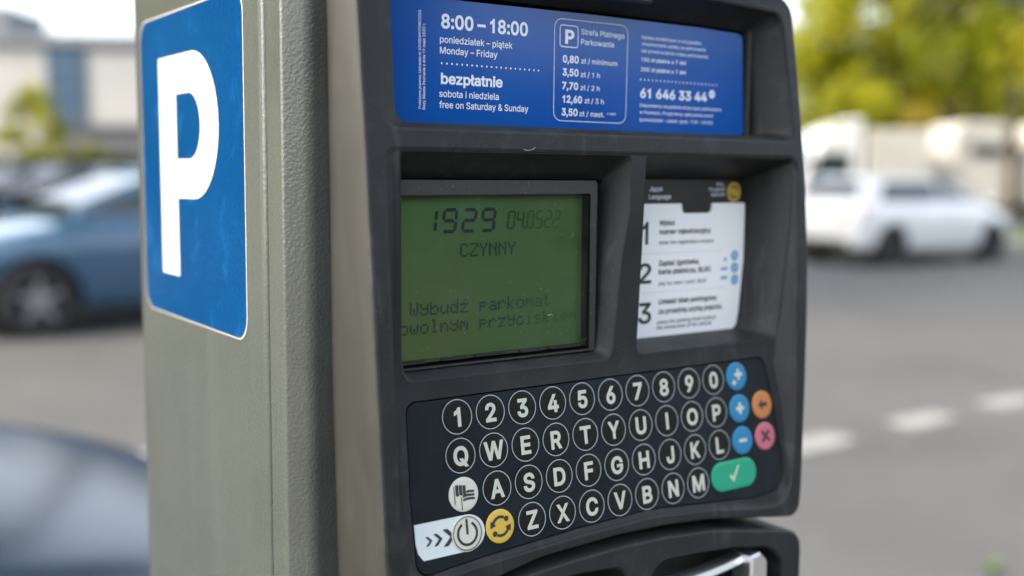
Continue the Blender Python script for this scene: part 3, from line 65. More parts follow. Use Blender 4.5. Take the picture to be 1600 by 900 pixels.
def vary(m, c1, c2, scale, lo=.35, hi=.65, detail=4, rough=None, stretch=None):
    b = m.node_tree.nodes['Principled BSDF']; c = coords(m)
    if stretch:
        mp = N(m, 'ShaderNodeMapping'); mp.inputs['Scale'].default_value = stretch; lk(m, c, mp.inputs[0]); c = mp.outputs[0]
    t = N(m, 'ShaderNodeTexNoise', i_Scale=scale, i_Detail=detail); lk(m, c, t.inputs['Vector'])
    r = N(m, 'ShaderNodeMapRange', i_1=lo, i_2=hi); lk(m, t.outputs[0], r.inputs[0])
    x = N(m, 'ShaderNodeMix', data_type='RGBA'); x.inputs[6].default_value = (*c1, 1); x.inputs[7].default_value = (*c2, 1)
    lk(m, r.outputs[0], x.inputs[0]); lk(m, x.outputs[2], b.inputs['Base Color'])
    if rough:
        q = N(m, 'ShaderNodeMapRange', i_1=lo, i_2=hi, i_3=rough[0], i_4=rough[1]); lk(m, t.outputs[0], q.inputs[0]); lk(m, q.outputs[0], b.inputs['Roughness'])
def dust(m, scale, amount, col=(.5, .5, .45), mixf=.6):
    """small settled specks: the tips of a fine voronoi pattern, thinned by a broad noise"""
    b = m.node_tree.nodes['Principled BSDF']; c = coords(m)
    v = N(m, 'ShaderNodeTexVoronoi', i_Scale=scale); lk(m, c, v.inputs['Vector'])
    n = N(m, 'ShaderNodeTexNoise', i_Scale=scale * .12, i_Detail=2); lk(m, c, n.inputs['Vector'])
    a = N(m, 'ShaderNodeMath', operation='MULTIPLY', i_1=amount); lk(m, n.outputs[0], a.inputs[0])
    l = N(m, 'ShaderNodeMath', operation='LESS_THAN'); lk(m, v.outputs['Distance'], l.inputs[0]); lk(m, a.outputs[0], l.inputs[1])
    l2 = N(m, 'ShaderNodeMath', operation='MULTIPLY', i_1=mixf); lk(m, l.outputs[0], l2.inputs[0])
    x = N(m, 'ShaderNodeMix', data_type='RGBA'); s = b.inputs['Base Color']
    if s.links: lk(m, s.links[0].from_socket, x.inputs[6])
    else: x.inputs[6].default_value = s.default_value
    x.inputs[7].default_value = (*col, 1); lk(m, l2.outputs[0], x.inputs[0]); lk(m, x.outputs[2], s)

def scuff(m, scale, lo, hi, col, mixf, stretch=None, detail=8):
    """worn, faded or streaked patches of another colour"""
    b = m.node_tree.nodes['Principled BSDF']; c = coords(m)
    if stretch:
        mp = N(m, 'ShaderNodeMapping'); mp.inputs['Scale'].default_value = stretch; lk(m, c, mp.inputs[0]); c = mp.outputs[0]
    t = N(m, 'ShaderNodeTexNoise', i_Scale=scale, i_Detail=detail, i_Distortion=.6); lk(m, c, t.inputs['Vector'])
    r = N(m, 'ShaderNodeMapRange', i_1=lo, i_2=hi, i_3=0, i_4=mixf); lk(m, t.outputs[0], r.inputs[0])
    x = N(m, 'ShaderNodeMix', data_type='RGBA'); s = b.inputs['Base Color']
    if s.links: lk(m, s.links[0].from_socket, x.inputs[6])
    else: x.inputs[6].default_value = s.default_value
    x.inputs[7].default_value = (*col, 1); lk(m, r.outputs[0], x.inputs[0]); lk(m, x.outputs[2], s)
def tag(o, label=None, cat=None, group=None, kind=None):
    if label: o['label'] = label
    if cat: o['category'] = cat
    if group: o['group'] = group
    if kind: o['kind'] = kind
    return o
def empty(name, loc, rz=0):
    o = bpy.data.objects.new(name, None); COL.objects.link(o); o.location = loc; o.rotation_euler = (0, 0, rz); o.empty_display_size = .1
    return o
def mk(name, V, F, mats, parent=None, off=None, smooth=False, mi=None, ang=None):
    me = bpy.data.meshes.new(name)
    if off is not None: V = [(v[0] - off[0], v[1] - off[1], v[2] - off[2]) for v in V]
    me.from_pydata([tuple(v) for v in V], [], F); 
    if not isinstance(mats, (list, tuple)): mats = [mats]
    for m in mats: me.materials.append(m)
    if mi: me.polygons.foreach_set('material_index', mi)
    if smooth: me.polygons.foreach_set('use_smooth', [True] * len(me.polygons))
    me.validate(); me.update()
    if ang is not None: me.set_sharp_from_angle(angle=R(ang))
    o = bpy.data.objects.new(name, me); COL.objects.link(o)
    if parent: o.parent = parent
    return o
class MB:
    """collects faces of several materials into one mesh"""
    def __init__(s): s.V = []; s.F = []; s.M = []
    def add(s, V, F, mi=0):
        n = len(s.V); s.V += [tuple(v) for v in V]; s.F += [[i + n for i in f] for f in F]; s.M += [mi] * len(F)
        return s
    def box(s, a, b, mi=0, M=None):
        (x0, y0, z0), (x1, y1, z1) = a, b
        V = [(x0, y0, z0), (x1, y0, z0), (x1, y1, z0), (x0, y1, z0), (x0, y0, z1), (x1, y0, z1), (x1, y1, z1), (x0, y1, z1)]
        if M: V = [M @ Vector(v) for v in V]
        return s.add(V, [(0, 3, 2, 1), (4, 5, 6, 7), (0, 1, 5, 4), (1, 2, 6, 5), (2, 3, 7, 6), (3, 0, 4, 7)], mi)
    def loft(s, loops, mi=0, cap0=False, cap1=False, flip=False):
        n = len(loops[0]); k = len(s.V)
        for L in loops: s.V += [tuple(p) for p in L]
        for i in range(len(loops) - 1):
            for j in range(n):
                a, b = k + i * n + j, k + i * n + (j + 1) % n
                f = [a, b, b + n, a + n]
                s.F.append(f[::-1] if flip else f); s.M.append(mi[i] if isinstance(mi, list) else mi)
        if cap0: s.F.append([k + j for j in range(n)][::-1 if not flip else 1]); s.M.append(mi)
        if cap1: s.F.append([k + (len(loops) - 1) * n + j for j in range(n)][::1 if not flip else -1]); s.M.append(mi)
        return s
    def cyl(s, p0, p1, r0, r1=None, n=16, mi=0, caps=True):
        p0, p1 = Vector(p0), Vector(p1); r1 = r0 if r1 is None else r1
        d = (p1 - p0).normalized(); u = d.orthogonal().normalized(); v = d.cross(u)
        L = [[p + (u * math.cos(2 * math.pi * i / n) + v * math.sin(2 * math.pi * i / n)) * r for i in range(n)] for p, r in ((p0, r0), (p1, r1))]
        return s.loft(L, mi, caps, caps)
    def build(s, name, mats, parent=None, off=None, smooth=False, ang=None):
        return mk(name, s.V, s.F, mats, parent, off, smooth, s.M, ang)
def bevel(o, w, seg=2, angle=40):
    m = o.modifiers.new('bevel', 'BEVEL'); m.width = w; m.segments = seg; m.limit_method = 'ANGLE'; m.angle_limit = R(angle); m.harden_normals = False
    return o

# ---- flat drawing: every shape is (points2d, faces)
def fillet(P, n=6):
    """P: (x, y[, r]) corners; returns a rounded closed outline"""
    out = []; m = len(P)
    for i in range(m):
        p = Vector(P[i][:2]); r = P[i][2] if len(P[i]) > 2 else 0
        if r <= 0: out.append((p.x, p.y)); continue
        a = (Vector(P[i - 1][:2]) - p); b = (Vector(P[(i + 1) % m][:2]) - p)
        la, lb = a.length, b.length; a.normalize(); b.normalize()
        th = a.angle(b); t = min(r / math.tan(th / 2), la * .49, lb * .49); rr = t * math.tan(th / 2)
        c = p + (a + b).normalized() * (rr / math.sin(th / 2))
        q0 = p + a * t - c; q1 = p + b * t - c
        a0 = math.atan2(q0.y, q0.x); a1 = math.atan2(q1.y, q1.x); d = (a1 - a0 + math.pi) % (2 * math.pi) - math.pi
        for k in range(n + 1):
            an = a0 + d * k / n; out.append((c.x + rr * math.cos(an), c.y + rr * math.sin(an)))
    return out
def wind(loops, x, y):
    w_ = 0
    for L in loops:
        for i in range(len(L)):
            x0, y0 = L[i - 1]; x1, y1 = L[i]
            if (y0 <= y) != (y1 <= y):
                s = (x1 - x0) * (y - y0) - (x - x0) * (y1 - y0)
                if y1 > y0 and s > 0: w_ += 1
                elif y1 <= y0 and s < 0: w_ -= 1
    return w_
def fill(loops, evenodd=False, extra=()):
    """triangulated area of the outlines (nonzero winding: overlaps are joined)"""
    P = []; E = []
    for L in loops:
        n = len(P); P += [Vector(p) for p in L]; E += [(n + i, n + (i + 1) % len(L)) for i in range(len(L))]
    P += [Vector(p) for p in extra]
    V, _, F, *_ = delaunay_2d_cdt(P, E, [], 0, 1e-9)
    out = []
    for f in F:
        x = sum(V[i].x for i in f) / len(f); y = sum(V[i].y for i in f) / len(f); k = wind(loops, x, y)
        if (k % 2 if evenodd else k): 
            a = sum(V[f[i - 1]].x * V[f[i]].y - V[f[i]].x * V[f[i - 1]].y for i in range(len(f)))
            out.append(list(f) if a > 0 else list(f)[::-1])
    return [(v.x, v.y) for v in V], out
def disc(x, y, r, n=28): return [(x, y)] + [(x + r * math.cos(2 * math.pi * i / n), y + r * math.sin(2 * math.pi * i / n)) for i in range(n)], [(0, 1 + i, 1 + (i + 1) % n) for i in range(n)]
def arc(x, y, r0, r1, a0=0, a1=360, n=32):
    P = []; F = []; full = abs(a1 - a0) >= 360
    for i in range(n if full else n + 1):
        a = R(a0 + (a1 - a0) * i / n); P += [(x + r0 * math.cos(a), y + r0 * math.sin(a)), (x + r1 * math.cos(a), y + r1 * math.sin(a))]
    m = len(P)
    for i in range(n): F.append((2 * i, 2 * i + 1, (2 * i + 3) % m, (2 * i + 2) % m))
    return P, F
def poly(P): return fill([P])
def outline(P, w_):
    """closed line of width w_ along P"""
    n = len(P); out = []
    for i in range(n):
        a = Vector(P[i - 1]); p = Vector(P[i]); b = Vector(P[(i + 1) % n])
        d = ((p - a).normalized() + (b - p).normalized()).normalized(); nrm = Vector((-d.y, d.x)) * w_ / 2
        out += [tuple(p - nrm), tuple(p + nrm)]
    m = len(out)
    return out, [(2 * i, (2 * i + 2) % m, (2 * i + 3) % m, 2 * i + 1) for i in range(n)]
def text(s, bold, x0, z0, x1, cap):
    """a line of lettering from x0 to x1 on baseline z0; bold in stroke growth; cap = height of a capital"""
    grow = {0: 9, .2: 14, .4: 16, .5: 16, .6: 18, 1: 27, 2: 34}[bold]
    pen = 0; L = []
    for ch in s:
        if ch == ' ': pen += 190; continue
        g = GLYPHS[ch]
        for sp in g[1:]:
            P = [(sp[i] + pen, sp[i + 1]) for i in range(0, len(sp), 2)]
            q = []
            n = len(P)
            for i in range(n):
                a = Vector(P[i - 1]); p = Vector(P[i]); b = Vector(P[(i + 1) % n])
                d1 = (p - a).normalized(); d2 = (b - p).normalized(); nn = Vector((-d1.y - d2.y, d1.x + d2.x))
                if nn.length < .3: nn = Vector((-d1.y, d1.x)); k = 1
                else: nn.normalize(); k = 1 / max(.5, nn.dot(Vector((-d1.y, d1.x))))
                q.append(tuple(p + nn * grow * k * GSIGN))
            L.append(q)
        pen += g[0]
    V, F = fill(L)
    a = min(v[0] for v in V); b = max(v[0] for v in V); sx = (x1 - x0) / (b - a); sz = cap / (509 + 2 * grow * .5)
    return [(x0 + (v[0] - a) * sx, z0 + v[1] * sz) for v in V], F
GSIGN = 1

GLYPHS['1'] = [400, [185, 0, 185, 398, 140, 365, 75, 335, 75, 395, 150, 435, 205, 509, 250, 509, 250, 0]]
GLYPHS['I'] = [190, [62, 0, 62, 509, 128, 509, 128, 0]]
# ------------------------------------------------------------------ materials of the meter
PLASTIC = base('charcoal_plastic', (.030, .036, .039), .46, spec=.24)
vary(PLASTIC, (.0145, .0165, .0165), (.0235, .026, .026), 38, .3, .7, 5, (.42, .58)); bump(PLASTIC, 1500, .15, .0004)
scuff(PLASTIC, 70, .55, .72, (.048, .052, .052), .42); scuff(PLASTIC, 160, .60, .70, (.07, .07, .068), .3, (1, 1, .12)); dust(PLASTIC, 900, .17, (.15, .15, .14), .6); dust(PLASTIC, 300, .10, (.2, .2, .19), .6)
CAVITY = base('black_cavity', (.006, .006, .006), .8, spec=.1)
BEZEL = base('bezel_plastic', (.028, .032, .025), .45); dust(BEZEL, 500, .2, (.4, .4, .36), .6)
PAINT = base('grey_green_paint', (.09, .1, .09), .24, spec=.4)
vary(PAINT, (.055, .063, .056), (.064, .072, .063), 9, .3, .7, 3); bump(PAINT, 700, .30, .0008, detail=1.0)
scuff(PAINT, 60, .52, .75, (.085, .09, .08), .3, (1, 1, .05)); scuff(PAINT, 14, .50, .70, (.044, .049, .043), .5); dust(PAINT, 260, .085, (.22, .22, .2), .7)
STEEL = base('brushed_steel', (.84, .85, .86), .34, metal=1); bump(STEEL, 900, .06, .0003, stretch=(1, 1, .05))
BLUE = base('sign_blue', (.001, .055, .27), .14, spec=.38); vary(BLUE, (.0003, .068, .32), (.0006, .080, .35), 25)
WHITE = base('print_white', (.74, .80, .86), .4)
STICKB = base('sticker_blue', (.002, .118, .33), .16, spec=.35)
vary(STICKB, (.0004, .034, .113), (.0008, .040, .127), 14, detail=6); bump(STICKB, 380, .20, .0008, detail=1.5); dust(STICKB, 700, .15, (.08, .20, .34), .5); scuff(STICKB, 40, .55, .7, (.006, .075, .20), .5)
STICKW = base('sticker_white', (.50, .50, .455), .4); bump(STICKW, 300, .06, .0008, detail=1.5)
STICKE = base('sticker_edge', (.30, .28, .24), .5)
LCDM = base('lcd_green', (.07, .155, .045), .35, spec=.3)
vary(LCDM, (.080, .245, .072), (.140, .240, .060), 11, .3, .7, 3)
SEG = base('lcd_segment', (.012, .030, .036), .5, spec=.2); SEG2 = base('lcd_dots', (.032, .085, .050), .5, spec=.2); SEG3 = base('lcd_pale_segment', (.062, .15, .045), .5, spec=.2)
CARDW = base('card_white', (.88, .90, .885), .45, spec=.3); INK = base('card_ink', (.02, .022, .022), .5); INK2 = base('card_grey_ink', (.13, .14, .14), .5); CARDK = base('card_black', (.012, .013, .012), .4)
LABELM = base('keypad_film', (.012, .018, .021), .42, spec=.16); vary(LABELM, (.006, .010, .012), (.010, .015, .0175), 60, .3, .7, 5, (.36, .5)); dust(LABELM, 650, .13, (.10, .105, .1), .5)
KEYK = base('key_black', (.009, .010, .009), .55, spec=.12); bump(KEYK, 2600, .35, .0004); dust(KEYK, 1500, .38, (.075, .077, .07), .75)
KEYW = base('key_lettering', (.47, .485, .41), .5); KEYR = base('key_ring', (.36, .40, .40), .5)
KEYP = base('key_pale', (.52, .535, .45), .5); bump(KEYP, 2600, .2, .0003)
STRIPM = base('strip_white', (.56, .63, .62), .45); CYAN = base('card_cyan', (.04, .30, .58), .5)
KBLU = base('key_blue', (.010, .17, .34), .45); KORA = base('key_orange', (.45, .165, .045), .45); KRED = base('key_red', (.45, .11, .15), .45); KGRN = base('key_green', (.003, .28, .15), .45); KYEL = base('key_yellow', (.54, .37, .05), .45)
for m in (KBLU, KORA, KRED, KGRN, KYEL): bump(m, 2600, .2, .0003)
PANE = bpy.data.materials.new('clear_pane'); PANE.use_nodes = True
_n = PANE.node_tree; _n.nodes.clear(); _o = _n.nodes.new('ShaderNodeOutputMaterial'); _t = _n.nodes.new('ShaderNodeBsdfTransparent'); _g = _n.nodes.new('ShaderNodeBsdfGlossy'); _x = _n.nodes.new('ShaderNodeMixShader'); _f = _n.nodes.new('ShaderNodeFresnel')
_g.inputs['Roughness'].default_value = .06; _f.inputs[0].default_value = 1.42; _t.inputs[0].default_value = (.93, .95, .93, 1)
_d = _n.nodes.new('ShaderNodeBsdfDiffuse'); _d.inputs[0].default_value = (.6, .62, .58, 1); _y = _n.nodes.new('ShaderNodeMixShader')   # dust and wiped smears on the pane
_c = _n.nodes.new('ShaderNodeTexCoord'); _v = _n.nodes.new('ShaderNodeTexNoise'); _v.inputs['Scale'].default_value = 26; _v.inputs['Detail'].default_value = 6; _v.inputs['Distortion'].default_value = 1.5
_r = _n.nodes.new('ShaderNodeMapRange'); _r.inputs[1].default_value = .35; _r.inputs[2].default_value = .8; _r.inputs[3].default_value = .004; _r.inputs[4].default_value = .03
_w = _n.nodes.new('ShaderNodeTexVoronoi'); _w.inputs['Scale'].default_value = 330; _l = _n.nodes.new('ShaderNodeMath'); _l.operation = 'LESS_THAN'; _l.inputs[1].default_value = .085; _p = _n.nodes.new('ShaderNodeMath'); _p.operation = 'MULTIPLY_ADD'; _p.inputs[1].default_value = .3
for a_, b_ in ((_c.outputs['Object'], _v.inputs['Vector']), (_c.outputs['Object'], _w.inputs['Vector']), (_v.outputs[0], _r.inputs[0]), (_w.outputs['Distance'], _l.inputs[0]), (_l.outputs[0], _p.inputs[0]), (_r.outputs[0], _p.inputs[2]), (_p.outputs[0], _y.inputs[0]), (_t.outputs[0], _y.inputs[1]), (_d.outputs[0], _y.inputs[2])): _n.links.new(a_, b_)
_n.links.new(_f.outputs[0], _x.inputs[0]); _n.links.new(_y.outputs[0], _x.inputs[1]); _n.links.new(_g.outputs[0], _x.inputs[2]); _n.links.new(_x.outputs[0], _o.inputs[0])

# ------------------------------------------------------------------ the parking meter
GZ = .29   # level of the pavement under the meter
BASE = (.0915, .16, GZ)
meter = tag(empty('parking_meter', BASE), 'grey green pay and display parking meter with keypad and large white P sticker', 'parking meter')
ZS = [1.30, 1.40, 1.446, 1.50, 1.5345, 1.578, 1.624, 1.692, 1.72, 1.80]
YS = [-.0165, -.014, -.0125, -.0103, -.0082, -.0045, 0, .0065, .0095, .020]
def interp(z, X, Y):
    if z <= X[0]: return Y[0]
    for i in range(1, len(X)):
        if z <= X[i]: return Y[i - 1] + (Y[i] - Y[i - 1]) * (z - X[i - 1]) / (X[i] - X[i - 1])
    return Y[-1]
def Y0(z): return interp(z, ZS, YS)
KZ, TILT, ROW, KP = D['KZ'], D['TILT'], D['ROW'], .018
ST, CT = math.sin(TILT), math.cos(TILT)
def Yi(z): return (z - KZ) * ST / CT if z < KZ + .015 else interp(z, [KZ + .015, 1.54, 1.60, 1.65], [.015 * ST / CT, .0022, .0012, .0005])
def pm(name, mb, mats, parent=meter, smooth=False, ang=None): return mb.build(name, mats, parent, BASE, smooth, ang)
def lay(mb, shape, f, mi=0): V, F = shape; mb.add([f(*v) for v in V], F, mi); return mb
def flat(y): return lambda x, z: (x, y, z)

# --- housing: rear cabinet and front door of painted steel, full height
def ring(x0, x1, y0, y1, r, facet=None):   # counter-clockwise seen from above
    if facet: return fillet([(x0, y0 + facet[1], facet[1] * .36), (x0 + facet[0], y0, facet[1] * 1.3), (x1 - facet[0], y0, facet[1] * 1.3), (x1, y0 + facet[1], facet[1] * .36), (x1, y1, r[2]), (x0, y1, r[3])], 6)
    return fillet([(x0, y0, r[0]), (x1, y0, r[1]), (x1, y1, r[2]), (x0, y1, r[3])], 8)
XL, XR_, YF, YSEAM, YB = -.060, .243, .0445, .0703, .2795
mb = MB()
def column(mb, outl, z0, z1, e=.004):
    cx = sum(p[0] for p in outl) / len(outl); cy = sum(p[1] for p in outl) / len(outl)
    sh = lambda k: [(cx + (p[0] - cx) * (1 - k / .15), cy + (p[1] - cy) * (1 - k / .1)) for p in outl]
    L = [[(x, y, z0) for x, y in outl]] + [[(x, y, z0 + (z1 - e - z0) * k / 6) for x, y in outl] for k in range(1, 7)] + [[(x, y, z1 - e * .3) for x, y in sh(e * .3)], [(x, y, z1) for x, y in sh(e)]]
    mb.loft(L, 0, True, True)
column(mb, ring(XL, XR_, YSEAM + .0030, YB, (.0035, .0035, .007, .007), (.0009, .0050)), GZ + .09, 1.80)
pm('cabinet', mb, [PAINT], smooth=True, ang=35)
mb = MB(); column(mb, ring(XL, XR_, YF, YSEAM - .0012, (.0155, .0155, .0003, .0003), (.0100, .0078)), GZ + .09, 1.80)
pm('front_door', mb, [PAINT], smooth=True, ang=35)
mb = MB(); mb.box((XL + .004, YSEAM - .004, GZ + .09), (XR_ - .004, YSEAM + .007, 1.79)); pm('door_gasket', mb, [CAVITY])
mb = MB(); column(mb, ring(XL - .012, XR_ + .012, YF - .01, YB + .012, (.012,) * 4), GZ, GZ + .09, .006); pm('plinth', mb, [PAINT], smooth=True, ang=35)
mb = MB(); L = []
for k, (dx, z) in enumerate([(.0, 1.8005), (.010, 1.805), (.012, 1.825), (.006, 1.838), (-.01, 1.845)]): L.append([(x, y, z + .0) for x, y in ring(XL - dx, XR_ + dx, YF - .062 - dx, YB + dx, (.02,) * 4)])
mb.loft(L, 0, True, True); pm('roof_cap', mb, [PLASTIC], smooth=True, ang=40)

# --- P sticker on the left flank (drawn in y, z; y grows to the rear)
SX = XL
def onside(h): return lambda y, z: (SX - h, y, z)
def flipped(s): V, F = s; return V, [list(f)[::-1] for f in F]
def side(mb, shape, h, mi=0):
    V, F = shape; mb.add([(SX - h, v[0], v[1]) for v in V], [list(f)[::-1] for f in F], mi)
so_ = [(.0957, 1.7062, .012), (.0963, 1.5355, .012), (.2622, 1.5355, .012), (.2622, 1.7062, .012)]
o1 = fillet(so_, 8)
def inset(P, d): c = (sum(p[0] for p in P) / len(P), sum(p[1] for p in P) / len(P)); return [(p[0] + (d if p[0] < c[0] else -d), p[1] + (d if p[1] < c[1] else -d)) for p in P]
mb = MB(); o2 = inset(o1, .0009)
mb.loft([[(SX + .0002, y, z) for y, z in o1], [(SX - .0003, y, z) for y, z in o1], [(SX - .0004, y, z) for y, z in o2]], 1)
side(mb, poly(o2), .0004, 0)
stick = pm('sticker', mb, [STICKB, STICKE])
cz, rz_, rzi = (1.6822 + 1.6038) / 2, .0392, .0178
P = [(.2270, 1.5598), (.1971, 1.5598), (.1971, 1.6036)] + [(.1700 - .0393 * math.sin(R(a)), cz - rz_ * math.cos(R(a))) for a in range(0, 181, 9)] + [(.2270, 1.6822)]
Q = [(.1971, 1.6253)] + [(.1760 - .0180 * math.sin(R(a)), cz - rzi * math.cos(R(a))) for a in range(0, 181, 12)] + [(.1971, 1.6607)]
mb = MB(); side(mb, fill([P, Q], evenodd=True), .00055); pm('letter', mb, [STICKW], stick)

# --- front panel: raised rim around two openings
FL, FR, FB, FT = -.0345, .2218, 1.6385, 1.7092
outer = fillet([(-.0462, 1.7175, .012), (-.0453, 1.624), (-.0450, 1.5365), (-.0444, 1.504), (-.0431, 1.449), (-.0425, 1.4120, .010), (.006, 1.4343, .06), (.040, 1.4402, .1), (.088, 1.4418, .1), (.1188, 1.4409, .1), (.152, 1.4381, .1), (.195, 1.4312, .06), (.2205, 1.4272, .008), (.2225, 1.4444), (.2253, 1.5025), (.2276, 1.5385), (.2297, 1.5743), (.2301, 1.610), (.2289, 1.646), (.2266, 1.681), (.2238, 1.7175, .012)], 5)
def scale_loop(P, k):
    n = len(P); out = []
    for i in range(n):
        a = Vector(P[i - 1]); b = Vector(P[(i + 1) % n]); d = (b - a).normalized(); out.append((P[i][0] - d.y * k, P[i][1] + d.x * k))
    return out      # outer is counter-clockwise: +k goes inwards
signF = fillet([(FL, FT + .0004, .006), (-.0357, FB, .008), (FR, FB, .005), (.2150, 1.7075, .008), (.17, 1.7098, .05)], 5)
signM = fillet([(-.0278, FT - .0006, .005), (-.0282, FB + .0022, .006), (FR - .0022, FB + .0016, .0045), (.2132, 1.7065, .0075), (.17, 1.7088, .05)], 5)
signB = fillet([(-.0276, FT - .0090, .004), (-.0280, FB + .0034, .005), (FR - .0105, FB + .003, .003), (.2045, 1.6985, .005), (.165, 1.6995, .05)], 5)
lowF = fillet([(-.0352, 1.6290, .006), (-.0362, 1.541), (-.0360, 1.5166), (-.0350, 1.4695), (-.0322, 1.4402, .022), (-.0115, 1.4425, .02), (.0091, 1.4441, .1), (.0612, 1.4467, .1), (.1084, 1.4478, .1), (.1534, 1.4437, .1), (.185, 1.4388, .03), (.2125, 1.4362, .017), (.2165, 1.4700, .03), (.2180, 1.495), (.2184, 1.514), (.2190, 1.539), (.2220, 1.59), (.2228, 1.6290, .006)], 5)
lowM = fillet([(-.0320, 1.6287, .005), (-.0322, 1.541), (-.0318, 1.5166), (-.0306, 1.4695), (-.0285, 1.4420, .020), (-.0115, 1.4443, .02), (.0091, 1.4459, .1), (.0612, 1.4485, .1), (.1084, 1.4496, .1), (.1534, 1.4457, .1), (.185, 1.4408, .03), (.2110, 1.4384, .015), (.2138, 1.4700, .03), (.2128, 1.495), (.2098, 1.514), (.2160, 1.539), (.2205, 1.59), (.2218, 1.6287, .005)], 5)
rows = [(x, z) for z in (1.70, 1.692, 1.66, 1.624, 1.60, 1.578, 1.5345, 1.50, 1.47, 1.446) for x in [-.041 + .0265 * i for i in range(11)]]
def f0(d): return lambda x, z: (x, Y0(z) + d, z)
def fi(d): return lambda x, z: (x, Yi(z) + d, z)
mb = MB(); e = .0014
up = lambda P, k: scale_loop(P, k)
oi = scale_loop(outer, e)
sf = scale_loop(signF, -e) if False else [(x + (-e if x < 0 else (e if x > .2 else 0)), z + (-e if z < 1.66 else e)) for x, z in signF]
lf = [(x + (-e if x < -.02 else (e if x > .205 else 0)), z + (-e if z < 1.46 else (e if z > 1.62 else 0))) for x, z in lowF]
lay(mb, fill([oi, sf, lf], evenodd=True, extra=rows), f0(0))
# rounded edges and side walls
def soft(P_in, P_out, ys): return None
mb.loft([[f0(0)(*p) for p in oi], [f0(e * .3)(*p) for p in scale_loop(outer, e * .3)], [f0(e)(*p) for p in outer], [(x + (.0045 if x < .09 else -.004), .046, z) for x, z in outer]], [0, 0, 1])
def y_low(x, z): return (x, Yi(z), z)
mb.loft([[f0(0)(*p) for p in sf], [f0(.0004)(*p) for p in [((a[0] + b[0]) / 2 * .3 + b[0] * .7, (a[1] + b[1]) / 2 * .3 + b[1] * .7) for a, b in zip(sf, signF)]], [f0(e)(*p) for p in signF], [f0(.0040)(*p) for p in signM], [(x, .0235, z) for x, z in signB], [(x, .050, z) for x, z in signB]], 0, flip=True)
mb.loft([[f0(0)(*p) for p in lf], [f0(.0004)(*p) for p in [((a[0] + b[0]) / 2 * .3 + b[0] * .7, (a[1] + b[1]) / 2 * .3 + b[1] * .7) for a, b in zip(lf, lowF)]], [(p[0], min(Y0(p[1]) + e, max(Yi(p[1]) - .0003, Y0(p[1]) + .0005)), p[1]) for p in lowF], [(p[0], max(Yi(p[1]), Y0(p[1]) + .0008), p[1]) for p in lowM]], 0, flip=True)
# inner face with the screen and card openings
scrF = fillet([(-.0277, 1.6280, .002), (-.0267, 1.5387), (-.0245, 1.5283, .006), (.0913, 1.5278, .005), (.0928, 1.5396), (.0961, 1.5757), (.1006, 1.600), (.1010, 1.6280, .003)], 5)
scrB = fillet([(-.0283, 1.6166, .002), (-.0275, 1.5420), (-.0255, 1.5322, .004), (.0862, 1.5318, .003), (.0880, 1.5420), (.0905, 1.5757), (.0940, 1.595), (.0945, 1.6166, .002)], 5)
crdF = fillet([(.1121, 1.6280, .003), (.1108, 1.5783), (.1093, 1.5283, .005), (.2122, 1.5283, .005), (.2148, 1.5415), (.2193, 1.59), (.2210, 1.6280, .002)], 5)
crdB = fillet([(.1165, 1.6168, .003), (.1160, 1.5783), (.1150, 1.5318, .003), (.2040, 1.5318, .003), (.2060, 1.5415), (.2102, 1.585), (.2115, 1.6168, .002)], 5)
def grow_(P, k, c): return [(x + (k if x > c[0] else -k), z + (k if z > c[1] else -k)) for x, z in P]
g = .0009
sF2 = grow_(scrF, g, (.035, 1.58)); sF2 = [(x, min(z, 1.6284)) for x, z in sF2]
cF2 = grow_(crdF, .0006, (.165, 1.58)); cF2 = [(x, min(z, 1.6284)) for x, z in cF2]
# keypad film outline (a along x, b up the sloping plane)
lab = fillet([(-.0251, .0086, .005), (.1995, .0083, .004), (.2034, .0035, .006), (.2085, -.030, .1), (.2098, -.046, .03), (.2088, -.0648, .016), (.1852, -.0668, .03), (.1534, -.0638, .1), (.1084, -.0600, .1), (.0612, -.0611, .1), (.0091, -.0640, .1), (-.0115, -.0657, .02), (-.0268, -.0675, .017), (-.0268, -.030)], 6)
def kpl(h): return lambda a, b: (a, b * ST - h * CT, KZ + b * CT + h * ST)
labz = [(a, KZ + b * CT) for a, b in lab]
lab2 = [(a + (-.0007 if a < 0 else .0007 if a > .19 else 0), z + (.0007 if z > KZ else -.0007 if z < 1.46 else 0)) for a, z in labz]
rows2 = [(x, z) for z in (1.6, 1.56, 1.54, 1.5265) for x in [-.03 + .01 * i for i in range(26)]]
lay(mb, fill([lowM, sF2, cF2, lab2], evenodd=True, extra=[p for p in rows2 if wind([lowM], *p) and not wind([sF2], *p) and not wind([cF2], *p)]), lambda x, z: (x, max(Yi(z), Y0(z) + .0008), z))
mb.loft([[(a, max(Yi(z), Y0(z) + .0008), z) for a, z in lab2], [(a, Yi(z) + .0018, z) for a, z in lab2]], 0, flip=True)
mb.loft([[fi(0)(*p) for p in sF2], [fi(.0009)(*p) for p in scrF], [(x, .014, z) for x, z in scrB], [(x, .050, z) for x, z in scrB]], 0, flip=True)
mb.loft([[fi(0)(*p) for p in cF2], [fi(.0007)(*p) for p in crdF], [(x, .026, z) for x, z in crdB], [(x, .050, z) for x, z in crdB]], 0, flip=True)
TAUPE = base('taupe_side', (.03, .028, .023), .5); vary(TAUPE, (.0155, .0160, .0132), (.0205, .0212, .0175), 30, .3, .7, 5); scuff(TAUPE, 60, .5, .75, (.042, .041, .036), .35, (1, 1, .3)); bump(TAUPE, 1500, .1, .0003); dust(TAUPE, 300, .12, (.2, .19, .17), .5)
front = pm('front_panel', mb, [PLASTIC, TAUPE], smooth=True, ang=32)
mb = MB(); lay(mb, poly([(-.033, 1.526), (.222, 1.526), (.222, 1.712), (-.033, 1.712)]), flat(.0435)); pm('recess_back', mb, [CAVITY], front)
